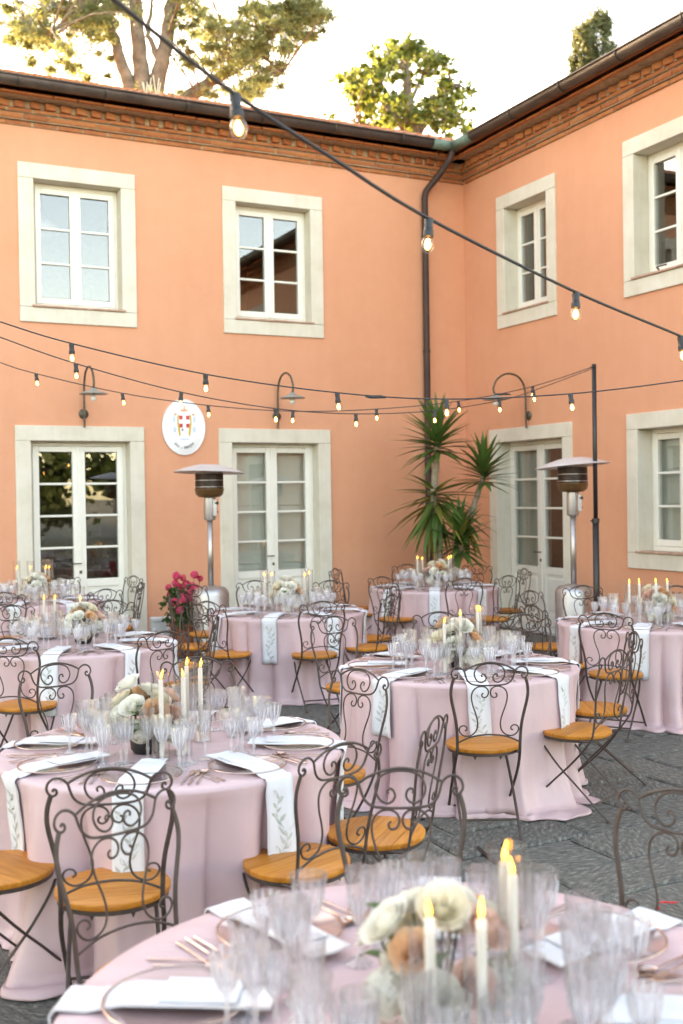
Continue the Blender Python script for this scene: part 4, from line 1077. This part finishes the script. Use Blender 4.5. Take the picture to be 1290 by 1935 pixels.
# candle spots (offset x, y, candle height, cylinder height) and flower spread for each table
CSPOT = [
 [(.15, -.05, .325, .37), (.155, -.125, .325, .36), (.07, -.28, .30, .30), (-.03, -.29, .305, .30)],
 [(.05, .13, .325, .36), (.12, .08, .325, .36), (.07, -.17, .325, .345), (-.01, -.27, .33, .37)],
 [(-.12, -.32, .30, .35), (-.01, -.17, .325, .36), (.12, .02, .33, .38), (.145, .06, .33, .37)],
 [(-.32, .30, .30, .42), (-.24, .32, .30, .42), (-.01, .20, .30, .42)],
 [(-.23, .08, .325, .40), (-.16, .10, .325, .38), (.17, .06, .32, .40), (.205, .12, .33, .39)],
 [(-.20, .0, .325, .38), (-.14, .06, .31, .36), (.17, -.03, .32, .36), (.205, .05, .33, .38)],
 [(-.22, -.22, .33, .33), (-.13, -.2, .33, .33), (.01, -.2, .33, .33), (.12, -.16, .33, .34)],
 [(-.28, .3, .32, .42), (-.12, .28, .32, .42), (.06, .26, .32, .44), (.09, .3, .32, .43)]]
FSPOT = [(.0, -.09), (-.10, -.12), (-.02, -.06), (.06, .0), (.0, .0), (.03, .0), (.05, -.08), (.0, .1)]
ANG0 = [-96, -94, -88, -90, -100, -95, -110, -90]
ORD = ['leftmost', 'second from left', 'second from right', 'rightmost']
for ti, (tx, ty, ph) in enumerate(TABLES):
    rnd = random.Random(100+ti)
    t = thing('dining_table', f'round table hidden under the pink cloth, {ph}', 'table', (tx, ty, 0), group='round dining tables')
    m = MB(); m.lathe([(0, .728), (.735, .728), (.735, .752), (0, .752)], 40); m.obj('tabletop', M['wood'], t, auto=40)
    for k in range(4):
        m = MB(); a = PI/4+k*PI/2; m.tube([(.5*math.cos(a), .5*math.sin(a), .728), (.56*math.cos(a), .56*math.sin(a), 0)], .016, 8); m.obj('leg', M['iron'], t)
    cl = Cloth(40+ti, .80 if ti == 0 else TR); c = cl.build('tablecloth', (tx, ty, 0)); tag(c, f'blush pink satin cloth falling to the ground over the {ph}', 'tablecloth', 'blush tablecloths')
    near = ti < 4
    for k in range(8):
        ad = ANG0[ti]+45*k; a = rad(ad); s = sector(ad) if False else SECT[(6+k) % 8]
        ca, sa = math.cos(a), math.sin(a)
        def P(r_, side, z=0): return (tx+ca*r_-sa*side, ty+sa*r_+ca*side, TZ+.0045+z)
        pl = link('charger_plate', PLATE, loc=P(.555, 0), rot=(0, 0, a)); tag(pl, f'clear glass charger plate at {s} setting of {ph}', 'plate', 'glass charger plates')
        link('gilt_rim', RIM, pl)
        nb, pr = napkin(cl, a, seed=ti*10+k, hang=rnd.uniform(.30, .38), W=rnd.uniform(.115, .135))
        nk = nb.obj('napkin', M['linen'], smooth=True, loc=(tx, ty, 0), rot=(0, 0, a)); tag(nk, f'white leaf-print napkin hanging over {s} of {ph}', 'napkin', 'leaf-print napkins')
        pr.obj('leaf_print', M['print'], nk)['kind'] = 'stuff'
        tz = .026
        cr = link('menu_card', CARD, loc=P(.50, rnd.uniform(-.012, .012), tz), rot=(rnd.uniform(-.02, .02), rnd.uniform(-.02, .02), a-PI/2+rnd.uniform(-.12, .12))); tag(cr, f'white menu card on the plate at {s} of {ph}', 'menu card', 'menu cards'); link('card_print', CARDPRINT, cr)
        kn = [('knife', .185, 0, ''), ('fork', -.185, 0, '')] if not near else [('knife', .182, 0, 'inner '), ('knife', .207, .01, 'outer '), ('fork', -.182, 0, 'inner '), ('fork', -.210, .01, 'outer '), ('spoon', .235, .0, '')]
        for (kd, sd_, dr, wd) in kn:
            q = link(kd, CUT[kd], loc=P(.555+dr+rnd.uniform(-.012, .012), sd_), rot=(0, 0, a+PI/2+rnd.uniform(-.06, .06))); tag(q, f'{wd}rose gold {kd} at {s} setting of {ph}', kd, 'rose gold cutlery')
        for gi, (gr2, gs) in enumerate([(.375, .04), (.345, .125), (.30, -.035), (.425, .12), (.335, -.115)][:5 if near else 4]):
            q = link('crystal_goblet', GOB[gi], loc=P(gr2+rnd.uniform(-.015, .015), gs+rnd.uniform(-.012, .012)), rot=(0, 0, rnd.uniform(0, TAU))); tag(q, f'{GNAME[gi]} at {s} setting of {ph}', 'goblet', 'crystal stemware')
    # candles in glass cylinders
    sp = sorted(CSPOT[ti], key=lambda q: q[0]/1); n = len(sp)
    for i, (dx, dy, hc, hg) in enumerate(sp):
        nm = ORD[i] if n == 4 else ['leftmost', 'middle', 'rightmost'][i]
        loc = (tx+dx, ty+dy, TZ+.0045)
        hld = link('glass_cylinder', cyl(hg), loc=loc); tag(hld, f'clear glass candle cylinder, {nm} on the {ph}', 'candle holder', 'glass candle cylinders')
        cn = thing('taper_candle', f'lit ivory taper candle, {nm} on the {ph}', 'candle', (loc[0]+rnd.uniform(-.006, .006), loc[1]+rnd.uniform(-.006, .006), loc[2]+.008), group='lit taper candles')
        link('candle_stick', candle(hc), cn); link('wick', WICK, cn, loc=(0, 0, hc)); link('flame', FLAME, cn, loc=(0, 0, hc+.002), rot=(rnd.uniform(-.15, .15), rnd.uniform(-.15, .25), 0), scale=(.85, .85, rnd.uniform(.85, 1.1)))
    # low flower arrangement
    fx, fy = FSPOT[ti]; fa = thing('flower_arrangement', f'white and peach rose centrepiece on the {ph}', 'flowers', (tx+fx, ty+fy, TZ+.0045), rnd.uniform(0, TAU) if ti > 1 else 0, group='rose centrepieces')
    if ti == 0: fa.scale = (1.0, 1.0, 1.0)
    m = MB(); m.lathe([(0, 0), (.05, 0), (.065, .02), (.068, .07), (.06, .085), (.055, .075), (0, .07)], 24); m.obj('vase', M['black'] if ti in (1, 2, 3) else M['marble'], fa, auto=40)
    kinds = ['rosew', 'rosew', 'rosec', 'rosep', 'rosew', 'roseb', 'rosec', 'rosep', 'rosew', 'rosew', 'roseb', 'rosec', 'hyd', 'hyd', 'hyd', 'rosew']
    for i, kd in enumerate(kinds):
        a = i*2.4+ti; ring = i/len(kinds); rr = .03+.125*math.sqrt(ring)
        if kd == 'hyd': z = rnd.uniform(.06, .12); rr = rnd.uniform(.09, .14)
        else: z = .27-.17*ring+rnd.uniform(-.03, .03)
        d = Vector((math.cos(a)*rr*1.0, math.sin(a)*rr*.9, 0)); sc = rnd.uniform(.95, 1.3)
        tilt = .25+rr*5; me = rnd.choice(HYD) if kd == 'hyd' else rnd.choice(ROSE[kd])
        ax = Vector((-math.sin(a), math.cos(a), 0)); Rm = Matrix.Translation(d+Vector((0, 0, z))) @ Matrix.Rotation(tilt, 4, ax) @ Matrix.Rotation(rnd.uniform(0, TAU), 4, 'Z') @ Matrix.Scale(sc, 4)
        o = link('hydrangea' if kd == 'hyd' else 'rose', me, fa, mat=Rm)
        if kd != 'hyd':
            stm = MB(); stm.tube(spline([Vector((d.x*.35, d.y*.35, .06)), Vector((d.x*.7, d.y*.7, z*.6)), d+Vector((0, 0, z-.005))], 3), .0028, 5); stm.obj('stem', M['green'], fa)
    for i in range(12):
        a = i*2.1+.4; rr = rnd.uniform(.05, .12); Rm = Matrix.Translation((math.cos(a)*rr, math.sin(a)*rr, rnd.uniform(.06, .2))) @ Matrix.Rotation(a-PI/2, 4, 'Z') @ Matrix.Rotation(rnd.uniform(-.3, .8), 4, 'X')
        link('leaf', LEAFB, fa, mat=Rm)

# ------------------------------------------------------------------ patio heaters
def heater(x, y, tilt, label, s=1.0):
    o = thing('patio_heater', label, 'patio heater', (x, y, 0), group='gas patio heaters')
    m = MB(); m.lathe([(0, 0), (.225, 0), (.225, .05), (.205, .06), (.205, .76), (.195, .80), (.165, .835), (.06, .86), (.03, .865)], 40); m.obj('tank_housing', M['steel'], o, auto=40)
    m = MB(); m.tube([(0, 0, .84), (0, 0, 1.62)], .032, 16); m.obj('pole', M['steel'], o, smooth=True)
    m = MB(); m.lathe([(.034, 1.60), (.062, 1.61), (.068, 1.63), (.068, 1.86), (.05, 1.87)], 20); m.obj('valve_body', M['steel'], o, auto=40)
    for z, mt in ((1.80, 'rubber'), (1.70, 'red')):
        m = MB(); m.tube([(.06, -.03, z), (.10, -.045, z)], .018 if mt == 'rubber' else .010, 10); m.obj('control_knob', M[mt], o)
    m = MB(); m.box(.045, .085, -.05, .02, 1.66, 1.84); m.obj('control_panel', M['steel'], o)
    m = MB(); m.lathe([(.05, 1.865), (.12, 1.87), (.155, 1.90), (.165, 1.95), (.170, 1.955), (.165, 1.965)], 28); m.obj('burner_cup', M['brass'], o, auto=40)
    m = MB()
    m.lathe([(.160, 1.965), (.160, 2.15), (.150, 2.15), (.150, 1.965)], 28)
    m.obj('emitter_screen', M['burner'], o, auto=40)
    for z in (1.985, 2.06, 2.14):
        m = MB(); m.tube(ring_pts(z, .163, 28), .004, 5, cap=False); m.obj('screen_band', M['steel'], o)
    m = MB(); m.lathe([(0, .078), (.12, .072), (.17, .062), (.30, .024), (.40, -.012), (.408, -.018), (.40, -.020), (.30, .014), (.17, .052), (0, .066)], 48)
    m.obj('reflector_dish', M['dish'], o, loc=(0, 0, 2.165), rot=tilt, auto=50)
    for k in range(3):
        m = MB(); a = TAU*k/3; m.tube([(.12*math.cos(a), .12*math.sin(a), 2.15), (.12*math.cos(a),   .12*math.sin(a), 2.25)], .006, 5); m.obj('dish_bolt', M['steel'], o)
heater(-1.50, 12.4, (rad(-2), rad(1.5), 0), 'steel patio heater with round dish between the two left doors')
heater(2.53, 11.9, (rad(-2), rad(-4), 0), 'steel patio heater with tilted dish before the corner door')

# ------------------------------------------------------------------ black pole and festoon lights
pt = at(1122, 688, 11.6)
pole = thing('light_pole', 'slim black pole carrying festoon lights near the right wall', 'pole', (pt.x, pt.y, 0))
m = MB(); m.tube([(0, 0, 0), (0, 0, 1.55)], .034, 12); m.obj('lower_tube', M['black'], pole, smooth=True)
m = MB(); m.tube([(0, 0, 1.5), (0, 0, pt.z)], .024, 12); m.obj('upper_tube', M['black'], pole, smooth=True)
m = MB(); m.tube([(0, 0, 1.53), (0, 0, 1.58)], .040, 12); m.tube([(0, 0, 1.555), (-.06, -.03, 1.555)], .008, 6); m.obj('collar', M['black'], pole)
m = MB(); m.lathe([(0, 0), (.2, 0), (.2, .015), (.04, .03), (.034, .06)], 24); m.obj('base_plate', M['black'], pole, auto=40)
m = MB(); m.tube([(0, -.03, pt.z-.03), (-.05, -.05, pt.z-.04)], .008, 6); m.obj('hook', M['black'], pole)
SOCK = MB().lathe([(0, .012), (.014, .012), (.016, .0), (.014, -.012), (.0155, -.030), (.0175, -.032), (.0185, -.048), (.0175, -.052), (0, -.052)], 14).mesh('socket', M['rubber'], auto=40)
_b = MB().lathe([(.0125, -.048), (.0135, -.054), (.0195, -.066), (.0225, -.078), (.0215, -.088), (.0155, -.099), (.006, -.1045), (0, -.105)], 16); BULB = _b.mesh('bulb', M['bulb'], smooth=True)
_c2 = MB().lathe([(0, -.056), (.006, -.060), (.0105, -.074), (.010, -.086), (.005, -.094), (0, -.095)], 10); CORE = _c2.mesh('filament', M['bulbcore'], smooth=True)
def festoon(label, pts, bulbs, r=.0042, connectors=()):
    P = [at(*p) for p in pts]; base = P[0]
    o = thing('festoon_string', label, 'string lights', base, group='festoon light strings')
    sp = spline([p-base for p in P], 10); m = MB(); m.tube(sp, r, 6); m.obj('cable', M['cable'], o, smooth=True)
    for (px, py, d) in bulbs:      # hang from the nearest cable point in the same column
        tgt = at(px, py, d); best = None
        for i in range(len(sp)-1):
            for u in (0, .25, .5, .75):
                q = sp[i].lerp(sp[i+1], u)+base; e = abs(q.x/q.y-tgt.x/tgt.y)
                if best is None or e < best[0]: best = (e, q)
        q = best[1]-base; rz = random.uniform(0, TAU); tl = (random.uniform(-.12, .12), random.uniform(-.12, .12), rz)
        s = link('socket', SOCK, o, loc=q-Vector((0, 0, .012)), rot=tl); link('bulb', BULB, s); link('filament', CORE, s)
    for (px, py, d, L) in connectors:
        c = at(px, py, d)-base; m = MB(); m.tube([c-Vector((L/2, 0, -.004)), c-Vector((L/4, 0, 0)), c+Vector((L/4, 0, 0)), c+Vector((L/2, 0, -.004))], [.006, .011, .011, .006], 8); m.obj('connector', M['rubber'], o)
festoon('nearest thick festoon cable falling from top left to right edge', [(120, -90, 2.15), (222, 5, 2.35), (444, 178, 2.8), (630, 300, 3.2), (810, 413, 3.65), (1088, 552, 4.3), (1290, 637, 4.9), (1400, 690, 5.2)],
        [(444, 178, 2.8), (810, 413, 3.65), (1088, 552, 4.3), (1288, 637, 4.9)], .0064)
festoon('middle festoon string sagging right across at lamp height', [(-90, 576, 6.5), (0, 608, 6.55), (135, 649, 6.6), (388, 707, 6.7), (637, 742, 6.8), (843, 754, 6.85), (1078, 744, 6.9), (1290, 719, 7.0), (1400, 698, 7.0)],
        [(135, 649, 6.6), (388, 707, 6.7), (637, 742, 6.8), (843, 754, 6.85), (1078, 744, 6.9)], connectors=((710, 750, 6.82, .13),))
festoon('festoon string from left edge passing the oval sign to pole', [(-90, 600, 7.4), (0, 637, 7.6), (143, 687, 7.8), (342, 741, 8.3), (520, 772, 8.8), (672, 782, 9.3), (820, 776, 9.8), (944, 757, 10.4), (1008, 738, 10.8), (1118, 697, 11.5)],
        [(143, 687, 7.8), (342, 741, 8.3), (520, 772, 8.8), (672, 782, 9.3), (820, 776, 9.8), (944, 757, 10.4), (1009, 738, 10.8)])
festoon('farthest thin festoon string with small bulbs sagging to the pole', [(-90, 650, 9.6), (0, 685, 9.7), (68, 706, 9.8), (231, 743, 9.9), (393, 766, 10.1), (553, 777, 10.3), (711, 773, 10.6), (866, 758, 10.9), (1003, 731, 11.2), (1118, 694, 11.55)],
        [(68, 706, 9.8), (231, 743, 9.9), (393, 766, 10.1), (553, 777, 10.3), (711, 773, 10.6), (866, 758, 10.9), (1006, 730, 11.2)], connectors=((950, 745, 11.1, .16),))
# bulb by the pole top
# ------------------------------------------------------------------ yucca in the corner
def yucca():
    Y = 14.2; W = lambda x, y, d=0: at(x, y, Y+d); b0 = W(828, 1100); base = Vector((b0.x, Y, 0))
    o = thing('yucca_plant', 'tall yucca with spiky green heads in the courtyard corner', 'plant', base); L = lambda p: Vector(p)-base
    m = MB(); m.lathe([(0, 0), (.15, 0), (.19, .30), (.205, .31), (.205, .35), (.185, .35), (.18, .31), (0, .30)], 24); m.obj('pot', M['terracotta'], o, auto=40)
    def stem(pts, r0, r1):
        sp = spline([L(p) for p in pts], 6); n = len(sp); m = MB(); m.tube([p+Vector((random.gauss(0, .004), 0, 0)) for p in sp], [(r0+(r1-r0)*i/(n-1))*(1+.10*(i % 2)) for i in range(n)], 8); m.obj('stem', M['yuccabark'], o, smooth=True)
    stem([base+Vector((0, 0, .3)), W(828, 1040), W(820, 960), W(822, 900), W(826, 840)], .06, .04)
    stem([base+Vector((.05, 0, .3)), W(862, 1040, .1), W(885, 985, .1), W(900, 940, .1), W(914, 900, .1)], .05, .032)
    stem([base+Vector((.04, .05, .3)), W(866, 1060, -.1), W(870, 1030, -.1)], .05, .04)
    def blade(name, mat):
        v = []; n = 7
        for i in range(n):
            t = i/(n-1); wd = .042*min(1, .4+t*2.0)*(1-t**2.2)+.001; z = -.16*t*t
            v += [(-wd, t, z+wd*.5), (0, t, z), (wd, t, z+wd*.5)]
        mb = MB(); mb.add(v, [(i*3+j, i*3+j+1, i*3+j+4, i*3+j+3) for i in range(n-1) for j in range(2)]); return mb.mesh(name, M[mat], smooth=True)
    BG, BY = blade('leaf', 'yucca'), blade('leaf', 'yuccaold')
    r = random.Random(12)
    def head(c, n, e0, e1, l0, l1, yellow=0, zs=.25, azs=None):
        for i in range(n):
            t = (i+.5)/n; el = rad(e0+(e1-e0)*t+r.uniform(-10, 10)); az = i*2.39996+r.uniform(-.2, .2) if azs is None else r.uniform(*azs)
            ln = r.uniform(l0, l1)*(1-.2*abs(t-.5)); Rm = Matrix.Translation(L(c)+Vector((0, 0, -zs*t+zs*.4))) @ Matrix.Rotation(az, 4, 'Z') @ Matrix.Rotation(el, 4, 'X') @ Matrix.Diagonal((1.0, ln, ln, 1))
            link('leaf', BY if r.random() < yellow else BG, o, mat=Rm)
    head(W(826, 835), 80, 88, -22, .52, .70)
    head(W(914, 893, .1), 66, 85, -12, .42, .58)
    head(W(822, 945), 70, 30, -75, .52, .82, .3, .3)
    head(W(868, 1020, -.1), 66, 85, -35, .42, .6, .05)
    head(W(880, 985, .1), 26, 10, -70, .38, .55, .25)
yucca()
# ------------------------------------------------------------------ pink flowers in a terracotta pot
def geranium():
    p = at(350, 1195, 12.9); base = Vector((p.x, 12.9, 0)); r = random.Random(4)
    o = thing('potted_flowers', 'hot pink flowering plant in terracotta pot against the wall', 'plant', base)
    m = MB(); m.lathe([(0, 0), (.13, 0), (.175, .34), (.195, .345), (.195, .39), (.172, .39), (.165, .35), (0, .34)], 28); m.obj('pot', M['terracotta'], o, auto=40)
    C = [(Vector((r.gauss(0, .11), r.gauss(0, .1), r.uniform(.40, .80))), (.09, .09, .07), 1) for _ in range(52)]
    leaf_cloud('foliage', M['green'], o, C, 26, .022, .9, 6, 1.0)
    mb = MB()
    for i in range(40):
        d = Vector((r.gauss(0, 1), r.gauss(0, 1), r.gauss(0, .8))).normalized(); c = d*.028; t1 = d.orthogonal().normalized(); t2 = d.cross(t1)
        for k in range(5):
            a = TAU*k/5+i; e = t1*math.cos(a)+t2*math.sin(a); g_ = t2*math.cos(a)-t1*math.sin(a); mb.add([c, c+e*.012+g_*.009+d*.004, c+e*.019, c+e*.012-g_*.009+d*.004], [(0, 1, 2, 3)])
    BL = mb.mesh('bloom', M['pink'])
    for (px, py) in ((333, 1088), (345, 1092), (367, 1086), (378, 1093), (352, 1104), (331, 1102), (343, 1110), (364, 1107), (320, 1125), (330, 1137), (345, 1126), (345, 1133), (356, 1131), (365, 1128), (357, 1148), (340, 1153), (327, 1118), (372, 1112), (318, 1110), (360, 1118)):
        q = at(px, py, 12.75+r.uniform(-.08, .08))-base; link('bloom', BL, o, loc=q, rot=(r.uniform(0, 3), r.uniform(0, 3), 0), scale=[r.uniform(1.0, 1.45)]*3)
        s = MB(); s.tube([q, Vector((q.x*.4, q.y*.4, .36))], .004, 4); s.obj('stalk', M['green'], o)
geranium()
# carved white stone block leaning by the pot
p = at(304, 1190, 13.25); cb = thing('carved_stone', 'white carved stone block with relief on the ground by the wall', 'stone block', (p.x, 13.25, 0), rad(20))
m = MB(); m.bbox(-.13, .13, -.07, .07, 0, .42, .012); m.obj('block', M['marble'], cb)
m = MB(); m.bbox(-.125, .125, -.085, -.069, .37, .415, .006); m.obj('moulding', M['marble'], cb)
m = MB(); m.bbox(-.12, .12, -.082, -.069, 0, .05, .006); m.obj('moulding', M['marble'], cb)
for s in (-1, 1):
    m = MB(); m.tube(spline([(s*.03, -.075, .06), (s*.05, -.085, .16), (s*.085, -.085, .22), (s*.10, -.08, .27), (s*.075, -.08, .28), (s*.065, -.08, .25)], 4), .014, 7); m.obj('relief_scroll', M['marble'], cb, smooth=True)
# pendant lamp inside the upper left window
pl = link('pendant_lamp', None, mat=ML @ Matrix.Translation((5.86, -1.25, 5.45))); tag(pl, 'white dome pendant lamp seen through the upper left window', 'lamp')
m = MB(); m.lathe([(.03, .20), (.07, .19), (.16, .12), (.25, .0), (.245, 0), (.15, .11), (.06, .175), (.03, .18)], 28); m.obj('shade', M['opal'], pl, smooth=True)
m = MB(); m.tube([(0, 0, .19), (0, 0, .58)], .006, 6); m.obj('cord', M['cable'], pl)
# marks on the paving: open slots between stones and a dab of red marking paint
BI = ML.inverted()
for (a, c, wd) in (((.688, 5.667), (.768, 5.386), .022), ((.82, 5.721), (.844, 5.66), .02)):
    p, q = BI @ Vector((*a, 0)), BI @ Vector((*c, 0)); m = MB()
    m.tube([(p.x, p.y, -.004), ((p.x+q.x)/2+.008, (p.y+q.y)/2, -.003), (q.x, q.y, -.004)], wd, 6, flat=(.45, 1)); m.obj('joint_slot', M['black'], bed)
for (pts, wd) in (([(1.405, 4.876), (1.43, 4.884), (1.455, 4.874), (1.487, 4.879)], .007), ([(1.371, 4.80), (1.378, 4.812), (1.386, 4.806)], .010)):
    m = MB(); m.tube([(*(BI @ Vector((x, y, 0))).xy, .001) for x, y in pts], wd, 6, flat=(.5, 1)); m.obj('paint_mark', M['red'], bed)
